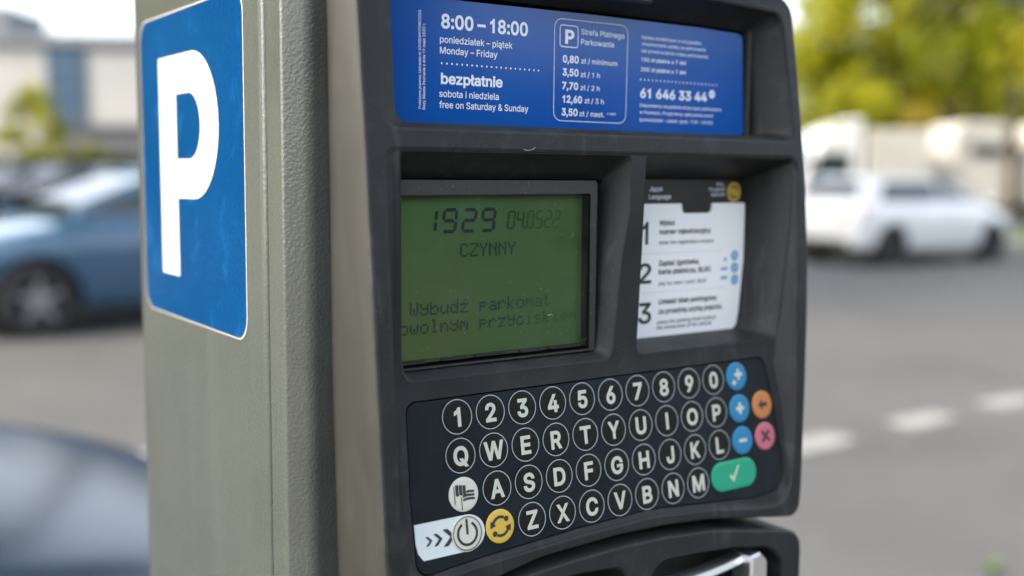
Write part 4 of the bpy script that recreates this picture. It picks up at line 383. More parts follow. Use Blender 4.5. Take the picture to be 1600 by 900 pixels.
# tab hanging over the sign opening
mb = MB(); tb = fillet([(.066, 1.7035, .002), (.1185, 1.7035, .003), (.1190, 1.716), (.066, 1.716)], 4); t2 = inset(tb, .0012)
mb.loft([[f0(.006)(*p) for p in tb], [f0(-.0014)(*p) for p in tb], [f0(-.0024)(*p) for p in t2]]); lay(mb, poly(t2), f0(-.0024)); pm('name_tab', mb, [PLASTIC], front, True, 30)
# upper hood above the rim
mb = MB(); hb = fillet([(-.050, 1.7215, .006), (.232, 1.7215, .006), (.228, 1.796, .008), (-.046, 1.796, .008)], 5); h2 = inset(hb, .003)
mb.loft([[(x, .046, z) for x, z in hb], [f0(-.006)(*p) for p in hb], [f0(-.010)(*p) for p in h2]]); lay(mb, poly(h2), f0(-.010)); pm('upper_hood', mb, [PLASTIC], meter, True, 35)

# --- blue tariff sign
SY = .022
mb = MB(); sg = fillet([(-.0270, 1.6412, .004), (.2026, 1.6412, .003), (.1995, 1.6968, .004), (.165, 1.6978, .1), (.09, 1.6980, .1), (-.0270, 1.6970, .002)], 5)
mb.loft([[(x, SY + .003, z) for x, z in sg], [(x, SY, z) for x, z in sg]]); lay(mb, poly(sg), flat(SY))
sign = pm('tariff_sign', mb, [BLUE])
mb = MB()
for s, b, x0, z0, x1, cap in D['SIGN_TEXT']: lay(mb, text(s, b, x0, z0, x1, cap), flat(SY - .0002))
for (x0, z0, x1, z1), s in zip(D['SIGN_VERT'], ("Podstawa prawna: Uchwała nr XXVIII/497/VIII/2020", "Rady Miasta Poznania z dnia 19 maja 2020 r.")):
    V, F = text(s, 0, 0, 0, z1 - z0, .00135); mb.add([(x0 - v[1], SY - .0002, z0 + v[0]) for v in V], F)
SD = D['SIGN_DOTS']
for a, b, n in ((SD[0], SD[1], 21), (SD[2], SD[3], 21)):
    for i in range(n): lay(mb, disc(a[0] + (b[0] - a[0]) * i / (n - 1), (a[1] + b[1]) / 2, .00046, 10), flat(SY - .0002))
q = D['SIGN_FRAME']; lay(mb, outline(fillet([(q[0][0], q[0][1], .0045), (q[1][0], q[0][1], .0045), (q[2][0], q[2][1], .0045), (q[0][0], q[2][1], .0045)][::-1], 7), .00034), flat(SY - .0002))
q = D['SIGN_PBOX']; lay(mb, outline(fillet([(q[0][0], q[0][1], .0014), (q[1][0], q[0][1], .0014), (q[1][0], q[2][1], .0014), (q[0][0], q[2][1], .0014)][::-1], 6), .00045), flat(SY - .0002))
gx, gz = D['SIGN_GLOBE']; lay(mb, arc(gx, gz, .0007, .0022, 20, 380), flat(SY - .0002))
pm('sign_lettering', mb, [WHITE], sign)
mb = MB(); mb.box((.2032, .021, 1.6412), (.2064, .034, 1.6985)); mb.box((-.027, .0215, 1.6386), (.2064, .034, 1.6409)); pm('sign_holder', mb, [BEZEL], sign)

# --- screen
scr = None
def frame(mb, o, i_, y0, y1, mi=0):
    mb.loft([[(x, y1, z) for x, z in o], [(x, y0, z) for x, z in o]], mi)
    lay(mb, fill([o, i_], evenodd=True), flat(y0), mi)
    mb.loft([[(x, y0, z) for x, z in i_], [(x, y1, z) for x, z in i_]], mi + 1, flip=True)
mb = MB(); bo = fillet([(-.0268, 1.5314, .0005), (.0872, 1.5314, .0005), (.0872, 1.6160, .002), (-.0268, 1.6160, .002)], 4); bi = fillet([(-.0252, 1.5324, .0005), (.0836, 1.5324, .0005), (.0830, 1.6096, .001), (-.0252, 1.6093, .001)], 4)
frame(mb, bo, bi, .0095, .0300); scr = pm('screen', mb, [BEZEL, CAVITY], smooth=True, ang=30)  # inner walls of the bezel blackened to stand for shade
mb = MB(); lay(mb, poly([(-.0265, 1.533), (.088, 1.533), (.088, 1.6155), (-.0265, 1.6155)]), flat(.0162)); pm('lcd_panel', mb, [LCDM], scr)
mb = MB()
for k in range(5): mb.box((-.0255 + .022 * k + .004 * (k % 2), .0128, 1.5332 + .0002 * (k % 3)), (-.0255 + .022 * k + .017, .0155, 1.5341))
mb.box((-.0255, .0126, 1.5348), (.0845, .0135, 1.5352)); pm('reflection_strip', mb, [BEZEL], scr)  # strips standing in for the reflection lines along the pane's foot
# seven-segment digits
SEGS = {'0': 'abcdef', '1': 'bc', '2': 'abged', '4': 'fgbc', '5': 'afgcd', '9': 'abcdfg'}
def sevenseg(mb, ch, x, z, w_, h, t, mi, sl=.12):
    def seg(p, q, hor):
        (x0, z0), (x1, z1) = p, q; g_ = t * .12
        if hor: P = [(x0 + g_, z0), (x0 + g_ + t / 2, z0 - t / 2), (x1 - g_ - t / 2, z0 - t / 2), (x1 - g_, z0), (x1 - g_ - t / 2, z0 + t / 2), (x0 + g_ + t / 2, z0 + t / 2)]
        else: P = [(x0, z0 + g_), (x0 + t / 2, z0 + g_ + t / 2), (x0 + t / 2, z1 - g_ - t / 2), (x0, z1 - g_), (x0 - t / 2, z1 - g_ - t / 2), (x0 - t / 2, z0 + g_ + t / 2)]
        lay(mb, (P, [list(range(6))]), lambda a, b: (x + a + b * sl, .0159, z + b), mi)
    l, r_, b_, m_, tp = t / 2, w_ - t / 2, t / 2, h / 2, h - t / 2
    E_ = dict(a=((l, tp), (r_, tp), 1), b=((r_, m_), (r_, tp), 0), c=((r_, b_), (r_, m_), 0), d=((l, b_), (r_, b_), 1), e=((l, b_), (l, m_), 0), f=((l, m_), (l, tp), 0), g=((l, m_), (r_, m_), 1))
    for s in SEGS[ch]: seg(*E_[s])
mb = MB()
for ch, x in zip('1929', (-.0098, .0009, .0116, .0222)): sevenseg(mb, ch, x, 1.5917, .0082, .0115, .0016, 0)
for i, (ch, x) in enumerate(zip('040522', (.0374, .0427, .0487, .0540, .0593, .0646))): sevenseg(mb, ch, x, 1.5929, .0043, .0087, .0008, 1 if i < 2 else 2 if i < 5 else 3)
lay(mb, disc(.0478, 1.5932, .0005, 8), flat(.0159), 1)
DOT = {'C': '01110 10001 10000 10000 10000 10001 01110', 'Z': '11111 00001 00010 00100 01000 10000 11111', 'Y': '10001 10001 01010 00100 00100 00100 00100', 'N': '10001 11001 10101 10011 10001 10001 10001',
 'W': '10001 10001 10001 10101 10101 10101 01010', 'y': '00000 10001 10001 01111 00001 10001 01110', 'b': '10000 10000 10110 11001 10001 10001 11110', 'u': '00000 00000 10001 10001 10001 10011 01101', 'd': '00001 00001 01101 10011 10001 10001 01111',
 'ź': '00010 00100 11111 00010 00100 01000 11111', 'p': '00000 00000 11110 10001 11110 10000 10000', 'a': '00000 00000 01110 00001 01111 10001 01111', 'r': '00000 00000 10110 11001 10000 10000 10000', 'k': '10000 10000 10010 10100 11000 10100 10010',
 'o': '00000 00000 01110 10001 10001 10001 01110', 'm': '00000 00000 11010 10101 10101 10001 10001', 't': '01000 01000 11100 01000 01000 01001 00110', 'w': '00000 00000 10001 10001 10101 10101 01010', 'l': '01100 00100 00100 00100 00100 00100 01110', 'n': '00000 00000 10110 11001 10001 10001 10001',
 'z': '00000 00000 11111 00010 00100 01000 11111', 'c': '00000 00000 01110 10000 10000 10001 01110', 'i': '00100 00000 01100 00100 00100 00100 01110', 's': '00000 00000 01110 10000 01110 00001 11110', 'e': '00000 00000 01110 10001 11111 10000 01110', ' ': '00000 ' * 7}
def dots(mb, s, x, z, pitch, h, mi=2, fade=99):
    px_, pz = pitch / 6, h / 7
    for ch in s:
        for j, row in enumerate(DOT[ch].split()):
            for i, v in enumerate(row):
                if v == '1':
                    a, b = x + i * px_, z + (6 - j) * pz
                    mb.add([(a, .0159, b), (a + px_ * .97, .0159, b), (a + px_ * .97, .0159, b + pz * .97), (a, .0159, b + pz * .97)], [(0, 1, 2, 3)], mi if x < fade else 2 if x < fade + .016 else 3)
        x += pitch
dots(mb, 'CZYNNY', .0114, 1.5806, .00535, .0063, 1)
dots(mb, 'Wybudź parkomat', -.0153, 1.5546, .00535, .0063, 1, .044); dots(mb, 'dowolnym przyciskiem', -.0260, 1.5463, .00535, .0063, 1, .044)
pm('screen_lettering', mb, [SEG, SEG2, SEG3, base('lcd_faint_segment', (.082, .20, .055), .5, spec=.2)], scr)
mb = MB(); lay(mb, poly([(-.0255, 1.534), (.0838, 1.534), (.0838, 1.6098), (-.0255, 1.6095)]), flat(.0106)); pm('screen_pane', mb, [PANE], scr)

# --- instruction card
CY = .025; C_ = D['CARD']
mb = MB(); bk = [(.1175, 1.5300), (.2098, 1.5300), (.2112, 1.6165), (.1175, 1.6165)]
lay(mb, poly(bk), flat(CY + .0012), 1)
mb.loft([[(x, CY + .01, z) for x, z in bk], [(x, CY + .0012, z) for x, z in bk]], 1)
cw = fillet([(.1178, 1.5306, .001), (.2022, 1.5306, .0075), (.2092, 1.540, .009), (.2092, 1.6036, .0015), (.1832, 1.6036, .001), (.1828, 1.5982, .003), (.1602, 1.5982, .003), (.1598, 1.6036, .001), (.1178, 1.6036, .001)], 6)
mb.loft([[(x, CY + .0012, z) for x, z in cw], [(x, CY, z) for x, z in cw]], 0); lay(mb, poly(cw), flat(CY), 0)
card = pm('instruction_card', mb, [CARDW, CARDK])
mb = MB(); fy = flat(CY - .0002); fh = flat(CY + .0009)
for s, b, x0, z0, x1, cap in D['CARD_TEXT']: lay(mb, text(s, b, x0, z0, x1, cap), fy, 0 if b else 1)
for s, b, x0, z0, x1, cap in D['CARD_NUM']: lay(mb, text(s, b, x1 - (.0045 if s == '1' else .0095), z0, x1, cap), fy, 0)
for s, b, x0, z0, x1, cap in D['CARD_HEAD']: lay(mb, text(s, b, x0, z0, x1, cap), fh, 2)
lay(mb, arc(.1285, 1.6093, .0028, .0036), fh, 2)
for d in (C_['dots1'], C_['dots2']):
    for i in range(48): lay(mb, disc(.1290 + (d[1][0] - .1290) * i / 47, (d[0][1] + d[1][1]) / 2, .00022, 6), fy, 1)
for x, z in C_['blue']: lay(mb, disc(x, z, .0028), fy, 3); lay(mb, arc(x, z, .0008, .0014), flat(CY - .0003), 2)
for i in range(0, 6, 2): a, b = C_['bl'][i], C_['bl'][i + 1]; lay(mb, poly([(a[0], a[1] - .0009), (b[0] - .002, b[1] - .0009), (b[0] - .002, b[1] + .0005), (a[0], a[1] + .0005)]), fy, 3)
yx, yz = C_['yel']; lay(mb, disc(yx, yz, .0056), fh, 4)
for a0 in (20, 200): lay(mb, arc(yx, yz, .0026, .0036, a0, a0 + 110, 12), flat(CY + .0007), 0)
pm('card_lettering', mb, [INK, INK2, WHITE, CYAN, KYEL], card)

# --- keypad
mb = MB(); lay(mb, poly(lab), kpl(-.0004)); mb.loft([[kpl(-.003)(*p) for p in lab], [kpl(-.0004)(*p) for p in lab]])
keypad = pm('keypad', mb, [LABELM])
mb = MB(); sp = [(-.0265, -.0441), (.0005, -.0441)] + [(.0002 + .0094 * math.sin(R(a)), -.0523 + .0082 * math.cos(R(a))) for a in range(10, 171, 10)] + [(.0005, -.0603), (-.0232, -.0603), (-.0256, -.0570), (-.0265, -.0525)]
lay(mb, poly(sp[::-1]), kpl(-.0002), 0)
for x, s_ in ((-.0216, .62), (-.0174, .8), (-.0126, 1.12)):
    h, t = .0034 * s_, .0022 * s_
    lay(mb, poly([(x, -.0523 - h), (x + t, -.0523 - h), (x + t + h * 1.0, -.0523), (x + t, -.0523 + h), (x, -.0523 + h), (x + h * 1.0, -.0523)]), kpl(0), 1)
pm('wake_strip', mb, [STRIPM, INK], keypad)
def glyph_c(s, bold, a, b, cap, wmax=None):
    V, F = text(s, bold, 0, 0, 1, cap); x1 = 1
    g = GLYPHS[s]; xs = [v for sp in g[1:] for v in sp[0::2]]; wd = (max(xs) - min(xs) + 2 * 27) / (509 + 27) * cap
    return [(a + (v[0] - .5) * wd, b - cap / 2 + v[1]) for v in V], F
def key(a, b, body, decor, ring=None, r=.0079, label=None, pill=0):
    """a domed membrane key; decor = list of (shape, material index)"""
    mb = MB(); n = 36
    def rim(rr): return [(a + (pill if math.cos(t) > 1e-6 else -pill if math.cos(t) < -1e-6 else 0) + rr * math.cos(t), b + rr * math.sin(t)) for t in [2 * math.pi * (i + .5) / n for i in range(n)]]
    L = [[kpl(h)(*p) for p in rim(rr)] for rr, h in ((r + .0001, -.0005), (r, .0), (r * .95, .00012), (r * .8, .0002))]
    mb.loft(L, 0); mb.add(L[-1], [list(range(n))], 0)
    if ring: lay(mb, arc(a, b, r + .00005, r + .00042, 0, 360, 44), kpl(.0001), 1)
    for sh, mi in decor: lay(mb, sh, kpl(.00032), mi)
    o = pm('key', mb, [body, KEYR, KEYW, INK], keypad, True, 30)
    if label: o['label'] = label
    return o
LAYOUT = ['1234567890', 'QWERTYUIOP', ' ASDFGHJKL', '  ZXCVBNM']
for r_, row in enumerate(LAYOUT):
    for c, ch in enumerate(row):
        if ch != ' ': key(c * KP, -r_ * ROW, KEYK, [(glyph_c(ch, 1, c * KP, -r_ * ROW, .0083), 2)], True, .0075)
def cross(a, b, l, t): return poly([(a - t, b - l), (a + t, b - l), (a + t, b - t), (a + l, b - t), (a + l, b + t), (a + t, b + t), (a + t, b + l), (a - t, b + l), (a - t, b + t), (a - l, b + t), (a - l, b - t), (a - t, b - t)])
ax = 10 * KP
key(ax, 0, KBLU, [(cross(ax + .0010, .0010, .0030, .0009), 2), (cross(ax - .0026, -.0032, .0016, .0006), 2)], None, .0076, 'blue double plus key')
key(ax, -ROW, KBLU, [(cross(ax, -ROW, .0031, .0010), 2)], None, .0076, 'blue plus key')
key(ax, -2 * ROW, KBLU, [(poly([(ax - .0030, -2 * ROW - .0009), (ax + .0030, -2 * ROW - .0009), (ax + .0030, -2 * ROW + .0009), (ax - .0030, -2 * ROW + .0009)]), 2)], None, .0076, 'blue minus key')
a, b = 11 * KP, -ROW
key(a, b, KORA, [(poly([(a - .0036, b), (a - .0002, b - .0032), (a - .0002, b - .0011), (a + .0036, b - .0011), (a + .0036, b + .0011), (a - .0002, b + .0011), (a - .0002, b + .0032)]), 3)], None, .0076, 'orange back arrow key')
b = -2 * ROW
V, F = cross(0, 0, .0042, .0009); V = [(a + (v[0] - v[1]) * .7071, b + (v[0] + v[1]) * .7071) for v in V]
key(a, b, KRED, [((V, F), 3)], None, .0076, 'pink red cancel key with black cross')
a, b = .1712, -.0522
key(a, b, KGRN, [(poly([(a - .0040, b - .0004), (a - .0012, b - .0040), (a + .0042, b + .0046), (a + .0030, b + .0050), (a - .0013, b - .0010), (a - .0030, b + .0008)]), 2)], None, .0078, 'green confirm key with white tick', .0092)
a, b = 0, -2 * ROW; fl = []
fl.append((poly([(a - .0053, b - .0040), (a - .0049, b - .0040), (a - .0049, b + .0043), (a - .0053, b + .0043)]), 3)); fl.append((poly([(a - .0018, b - .0068), (a - .0014, b - .0068), (a - .0014, b - .0008), (a - .0018, b - .0008)]), 3))
for k in range(3): fl.append((poly([(a - .0044 + k * .0019, b - .0002 + .0003 * (k % 2)), (a - .0028 + k * .0019, b - .0004), (a - .0028 + k * .0019, b + .0046 - .0003 * k), (a - .0044 + k * .0019, b + .0048 - .0003 * k)]), 3))
for k in range(3): fl.append((poly([(a - .0008 + (.002 if k == 2 else 0), b - .0030 + k * .0016), (a + .0020, b - .0026 + k * .0016), (a + .0054, b - .0029 + k * .0016), (a + .0054, b - .0019 + k * .0016), (a + .0020, b - .0015 + k * .0016), (a - .0008 + (.002 if k == 2 else 0), b - .0019 + k * .0016)]), 3))
key(a, b, KEYP, fl, None, .0077, 'cream key with two flags')
b = -3 * ROW
key(a, b, KEYP, [(arc(a, b, .0072, .0076), 3), (arc(a, b, .0044, .0056, -240, 60, 30), 3), (poly([(a - .0006, b - .0004), (a + .0006, b - .0004), (a + .0006, b + .0066), (a - .0006, b + .0066)]), 3)], None, .0082, 'cream power key with black ring')
a = KP
key(a, b, KYEL, [(arc(a, b, .0036, .0049, 60, 160, 14), 3), (arc(a, b, .0036, .0049, 240, 340, 14), 3), (disc(a + .0034, b + .0030, .0013, 14), 3), (disc(a - .0034, b - .0030, .0013, 14), 3), (poly([(a - .0057, b - .0004), (a - .0024, b + .0006), (a - .0052, b + .0030)]), 3), (poly([(a + .0057, b + .0004), (a + .0024, b - .0006), (a + .0052, b - .0030)]), 3)], None, .0077, 'yellow key with two circling arrows')

# lint caught on the rim and the screen
for P in ([(.0345, 1.6300), (.0372, 1.6297), (.0395, 1.6302), (.0412, 1.6312)], [(-.0215, 1.6155), (-.0207, 1.6135), (-.0192, 1.6115)], [(.058, 1.5505), (.0598, 1.5512), (.0612, 1.5507)]):
    mb = MB()
    for (a, b), (c, d) in zip(P, P[1:]): y = -.0012 if b > 1.62 else .0105; mb.cyl((a, y, b), (c, y, d), .00011, .00009, 5)
    pm('lint', mb, [STICKW], front)
# --- lower panel with coin recess and ticket flap
lt = fillet([(-.042, 1.4040, .010), (.010, 1.4285, .06), (.0293, 1.4335, .06), (.0596, 1.4353, .1), (.0882, 1.4359, .1), (.1188, 1.4353, .1), (.1519, 1.4324, .1), (.1960, 1.4245, .06), (.2225, 1.4185, .012), (.2215, 1.10, .012), (-.042, 1.10, .012)][::-1], 6)
rec = fillet([(.1050, 1.33, .01), (.2085, 1.33, .01), (.2085, 1.4045, .012), (.1985, 1.4148, .02), (.17, 1.4205, .1), (.1407, 1.4232, .1), (.1150, 1.4245, .014), (.1050, 1.414, .02)], 6)
slot = fillet([(-.030, 1.33, .01), (.0945, 1.33, .01), (.0945, 1.418, .009), (.088, 1.4262, .010), (.0595, 1.4285, .1), (-.030, 1.4235, .012)], 6)
f1 = lambda d: (lambda x, z: (x, Y0(max(z, 1.30)) + d, z))
mb = MB(); li = scale_loop(lt, e); 
lay(mb, fill([li, rec, slot], evenodd=True), f1(0))
mb.loft([[f1(0)(*p) for p in li], [f1(.0004)(*p) for p in scale_loop(lt, e * .3)], [f1(e)(*p) for p in lt], [(x, .043, z) for x, z in lt]], 0)
for h in (rec, slot):
    hi = scale_loop(h, .0012)
    mb.loft([[f1(0)(*p) for p in h], [f1(.0010)(*p) for p in hi], [f1(.030)(*p) for p in hi]], 0, flip=True); lay(mb, poly(hi), f1(.030), 0)
low = pm('lower_panel', mb, [PLASTIC], smooth=True, ang=32)
mb = MB(); L = []       # bowed chrome flap in the ticket recess: an arch-topped frame
A_ = [(.112 + .078 * k / 12, 1.4108 + .0016 * (k / 12) ** 2) for k in range(13)]
for k, (x, z) in enumerate(A_):
    yb = f1(-.001)(x, z)[1] + .001 + .008 * (k / 12) ** 2
    L.append([(x, yb - .001, z - .0052), (x, yb - .002, z - .0040), (x, yb - .001, z - .0010), (x, yb + .001, z), (x, yb + .006, z + .0002), (x, yb + .006, z - .0052)])
mb.loft(L, 0, True, True)
po = [(.1800, 1.34), (.1925, 1.34), (.1925, 1.4085), (.1875, 1.4135), (.1800, 1.4125)]
mb.loft([[f1(.012)(*p) for p in po], [f1(-.0005)(*p) for p in po], [f1(-.002)(*p) for p in inset(po, .001)]]); lay(mb, poly(inset(po, .001)), f1(-.002))
pm('ticket_flap', mb, [STEEL], low, True, 30)
# ------------------------------------------------------------------ ground, street
G = .17
ASPH = base('asphalt', (.18, .18, .17), .85); vary(ASPH, (.054, .0545, .0525), (.069, .0695, .066), .8, .3, .7, 8); scuff(ASPH, .5, .52, .62, (.043, .0435, .042), .6); scuff(ASPH, 3, .58, .66, (.083, .083, .079), .5); bump(ASPH, 90, .4, .01)
PAVE = base('pavement_slabs', (.26, .25, .23), .85); vary(PAVE, (.05, .05, .047), (.08, .078, .072), 3, .3, .7, 6)
KERB = base('kerb_stone', (.33, .32, .30), .8); vary(KERB, (.27, .265, .25), (.37, .36, .34), 6)
GRASS = base('verge_grass', (.07, .11, .025), .9); vary(GRASS, (.05, .085, .02), (.10, .14, .035), 1.5, .3, .7, 6)
RPAINT = base('road_paint', (.72, .70, .65), .7); vary(RPAINT, (.15, .15, .142), (.25, .245, .235), 9, .3, .7, 5)
def sheet(name, x0, y0, x1, y1, z, m, n=1):
    return tag(mk(name, [(x0, y0, z), (x1, y0, z), (x1, y1, z), (x0, y1, z)], [(0, 1, 2, 3)], m), kind='structure')
sheet('ground', -900, -900, 900, 900, G - .02, ASPH)
sheet('road', -200, .95, 200, 11.9, G, ASPH)
mb = MB(); mb.box((-200, -9, G - .05), (200, .80, GZ)); tag(mb.build('pavement', [PAVE]), kind='structure')
mb = MB()
for i in range(120): mb.box((-60 + i * 1.0, .80, G - .05), (-60 + i * 1.0 + .992, .95, GZ + .003))
bevel(tag(mb.build('kerb', [KERB]), kind='structure'), .01)
mb = MB(); mb.box((11.0, 11.90, G - .05), (120, 12.05, GZ)); bevel(tag(mb.build('far_kerb', [KERB]), kind='structure'), .01)
mb = MB(); mb.box((11.0, 12.05, G - .05), (120, 15.0, GZ - .01)); tag(mb.build('verge', [GRASS]), kind='structure')
sheet('yard', 11.0, 15.0, 120, 60, G + .004, ASPH)
for x, y, l, t, a in ((4.38, 3.32, .50, .20, .0), (5.35, 3.33, .50, .20, .0), (6.32, 3.34, .52, .20, .0), (3.4, 3.31, .5, .20, .0), (7.3, 3.35, .5, .20, .0)):
    c, s = math.cos(a), math.sin(a)
    P = [(-l / 2, -t / 2), (-l / 4, -t / 2 - .012), (l / 2, -t / 2 + .008), (l / 2 + .012, 0), (l / 2, t / 2), (0, t / 2 + .01), (-l / 2, t / 2 - .006)]
    tag(mk('road_marking', [(x + p[0] * c - p[1] * s, y + p[0] * s + p[1] * c, G + .004) for p in P], [list(range(7))], RPAINT), kind='structure')

# ------------------------------------------------------------------ cars
GLASS = base('car_glass', (.022, .030, .034), .05, spec=.6)
TYRE = base('tyre_rubber', (.012, .012, .013), .8); RIM = base('alloy', (.42, .43, .45), .3, metal=.9); DARKT = base('dark_trim', (.015, .016, .017), .5)
TAIL = base('tail_lamp', (.42, .03, .035), .2, coat=1); HEAD = base('head_lamp', (.7, .74, .78), .08, coat=1); PLATE = base('number_plate', (.72, .72, .70), .4)
def carpaint(name, c, metal=0, r=.3): return base(name, c, r, metal=metal, coat=1)
def build_car(paint, label, group=None, L=4.25, W=1.80, H=1.44, name='parked_car', rimm=None):
    root = tag(empty(name, (0, 0, 0)), label, 'car', group)
    wb, wr = L * .615, .325; xf, xr = wb / 2 - .02, -wb / 2 - .02
    hw = W / 2
    st = [(L / 2, .62, .62, .30), (L / 2 - .06, .70, .76, .24), (L / 2 - .28, .80, .86, .20), (L / 2 - .62, .88, .94, .18), (L / 2 - 1.02, .97, .97, .17), (.35, .99, 1.0, .17), (-.55, 1.0, 1.0, .17), (-1.25, 1.02, .985, .19), (-L / 2 + .30, 1.03, .93, .22), (-L / 2 + .06, 1.00, .86, .28), (-L / 2, .80, .80, .34)]
    loops = []
    for x, zt, kw, zb in st:
        h = hw * kw; half = [(0, zb), (h * .80, zb), (h * .95, zb + .05), (h * .985, zb + .20), (h, zb + (zt - zb) * .55), (h * .985, zt - .12), (h * .93, zt - .03), (h * .80, zt + .005), (h * .42, zt + .022), (0, zt + .028)]
        loops.append([(x, y, z) for y, z in half] + [(x, -y, z) for y, z in half[-2:0:-1]])
    mb = MB(); mb.loft(loops, 0, True, True)
    body = mb.build('body', [paint]); ss = body.modifiers.new('s', 'SUBSURF'); ss.levels = ss.render_levels = 2
    cuts = []
    for x in (xf, xr):
        for s in (-1, 1):
            m2 = MB(); m2.cyl((x, s * (hw - .27), wr), (x, s * (hw + .2), wr), wr + .055, n=36); c = m2.build('cut', [DARKT]); cuts.append(c)
            b = body.modifiers.new('b', 'BOOLEAN'); b.operation = 'DIFFERENCE'; b.object = c; b.solver = 'EXACT'
    dg = bpy.context.evaluated_depsgraph_get(); me = bpy.data.meshes.new_from_object(body.evaluated_get(dg)); body.modifiers.clear(); body.data = me
    me.polygons.foreach_set('use_smooth', [True] * len(me.polygons)); me.set_sharp_from_angle(angle=R(38))
    for c in cuts: bpy.data.objects.remove(c)
    body.parent = root
    # greenhouse
    bx = [(L / 2 - 1.0, .74), (.05, .80), (-L / 2 + .42, .76), (-L / 2 + .16, .66)]; rx = [(L / 2 - 2.05, .56), (.0, .60), (-L / 2 + .60, .57), (-L / 2 + .42, .52)]
    zb = .98
    def lp(P, z): return [(x, y, z) for x, y in P] + [(x, -y, z) for x, y in P[::-1]]
    def mid(t): return [(a[0] + (b[0] - a[0]) * t, a[1] + (b[1] - a[1]) * t + .03 * math.sin(math.pi * t)) for a, b in zip(bx, rx)]
    mb = MB(); g_ = [lp(mid(0), zb - .05), lp(mid(.33), zb + (H - .05 - zb) * .38), lp(mid(.7), zb + (H - .05 - zb) * .74), lp(mid(1), H - .06), lp([(x * .93 - .01, y * .84) for x, y in rx], H - .012), lp([(x * .6, y * .4) for x, y in rx], H)]
    mb.loft(g_, 0, False, True); mb.build('cabin', [paint], root, smooth=True, ang=50)
    TT_ = (0, .33, .7, 1); ZZ_ = (zb - .05, zb + (H - .05 - zb) * .38, zb + (H - .05 - zb) * .74, H - .06)
    def zt(t):
        for i in range(3):
            if t <= TT_[i + 1]: return ZZ_[i] + (ZZ_[i + 1] - ZZ_[i]) * (t - TT_[i]) / (TT_[i + 1] - TT_[i])
    def pane(nm, rows, th=.016):   # rows of (left point, right point) going up
        rows = [(Vector(p), Vector(q)) for p, q in rows]; P = [p for p, q in rows] + [q for p, q in rows[::-1]]
        n = (rows[0][1] - rows[0][0]).cross(rows[-1][0] - rows[0][0]).normalized(); c = sum(P, Vector()) / len(P)
        if n.dot(c - Vector((0, 0, .9))) < 0: n = -n
        m3 = MB(); V = [p + n * th for r_ in rows for p in r_]; m3.add(V, [(2 * k, 2 * k + 1, 2 * k + 3, 2 * k + 2) for k in range(len(rows) - 1)])
        m3.loft([[p - n * .02 for p in P], [p + n * th for p in P]], 0); m3.build(nm, [GLASS], root)
    def on(x, t):
        b = mid(t)
        for i in range(3):
            if b[i + 1][0] <= x <= b[i][0] or i == 2: return b[i][1] + (b[i + 1][1] - b[i][1]) * (x - b[i][0]) / (b[i + 1][0] - b[i][0])
    fA = lambda t: mid(t)[0][0] - .09 - .10 * t; rA = lambda t: mid(t)[2][0] + .10 + .10 * t
    ts = (.17, .33, .5, .7, .88)
    for s in (1, -1):
        for x0, x1 in ((fA, lambda t: -.10), (lambda t: -.17, rA)): pane('side_window', [((x0(t), s * on(x0(t), t), zt(t)), (x1(t), s * on(x1(t), t), zt(t))) for t in ts])
    pane('windscreen', [((mid(t)[0][0], -mid(t)[0][1] + .05, zt(t)), (mid(t)[0][0], mid(t)[0][1] - .05, zt(t))) for t in (.13, .33, .5, .7, .95)], .02)
    pane('rear_window', [((mid(t)[3][0], -mid(t)[3][1] + .05, zt(t)), (mid(t)[3][0], mid(t)[3][1] - .05, zt(t))) for t in (.25, .33, .5, .7, .93)], .02)
    # lamps, trim
    for s in (1, -1):
        m3 = MB(); m3.add([(L / 2 - .02, s * .50, .62), (L / 2 - .30, s * (hw - .085), .66), (L / 2 - .42, s * (hw - .075), .78), (L / 2 - .12, s * .56, .73), (L / 2 - .12, s * .5, .62), (L / 2 - .4, s * .6, .66), (L / 2 - .5, s * .6, .78), (L / 2 - .25, s * .5, .73)], [(0, 1, 2, 3), (7, 6, 5, 4), (0, 4, 5, 1), (1, 5, 6, 2), (2, 6, 7, 3), (3, 7, 4, 0)]); m3.build('headlight', [HEAD], root)
        m3 = MB(); m3.add([(-L / 2 - .012, s * .50, .74), (-L / 2 + .10, s * (hw - .10), .74), (-L / 2 + .20, s * (hw - .085), .97), (-L / 2 + .02, s * .56, .95), (-L / 2 + .2, s * .5, .74), (-L / 2 + .3, s * .6, .74), (-L / 2 + .3, s * .6, .95), (-L / 2 + .2, s * .5, .95)], [(0, 1, 2, 3), (7, 6, 5, 4), (0, 4, 5, 1), (1, 5, 6, 2), (2, 6, 7, 3), (3, 7, 4, 0)]); m3.build('tail_light', [TAIL], root)
        m3 = MB(); m3.box((L / 2 - 1.22, s * (hw + .0), .98), (L / 2 - 1.10, s * (hw + .17), 1.10)); bevel(m3.build('door_mirror', [paint], root), .03, 3)
        for x in (.12, -.85): m3 = MB(); m3.box((x - .22, s * (hw - .015), .84), (x, s * (hw + .014), .865)); bevel(m3.build('door_handle', [paint], root), .008)
    m3 = MB(); m3.box((-L / 2 - .025, -.26, .62), (-L / 2 + .02, .26, .73)); m3.build('number_plate', [PLATE], root)
    m3 = MB(); m3.box((L / 2 - .05, -.55, .36), (L / 2 + .012, .55, .50)); bevel(m3.build('grille', [DARKT], root), .02)
    m3 = MB(); m3.box((-L / 2 - .01, -.62, .30), (-L / 2 + .10, .62, .44)); bevel(m3.build('rear_bumper_trim', [DARKT], root), .03)
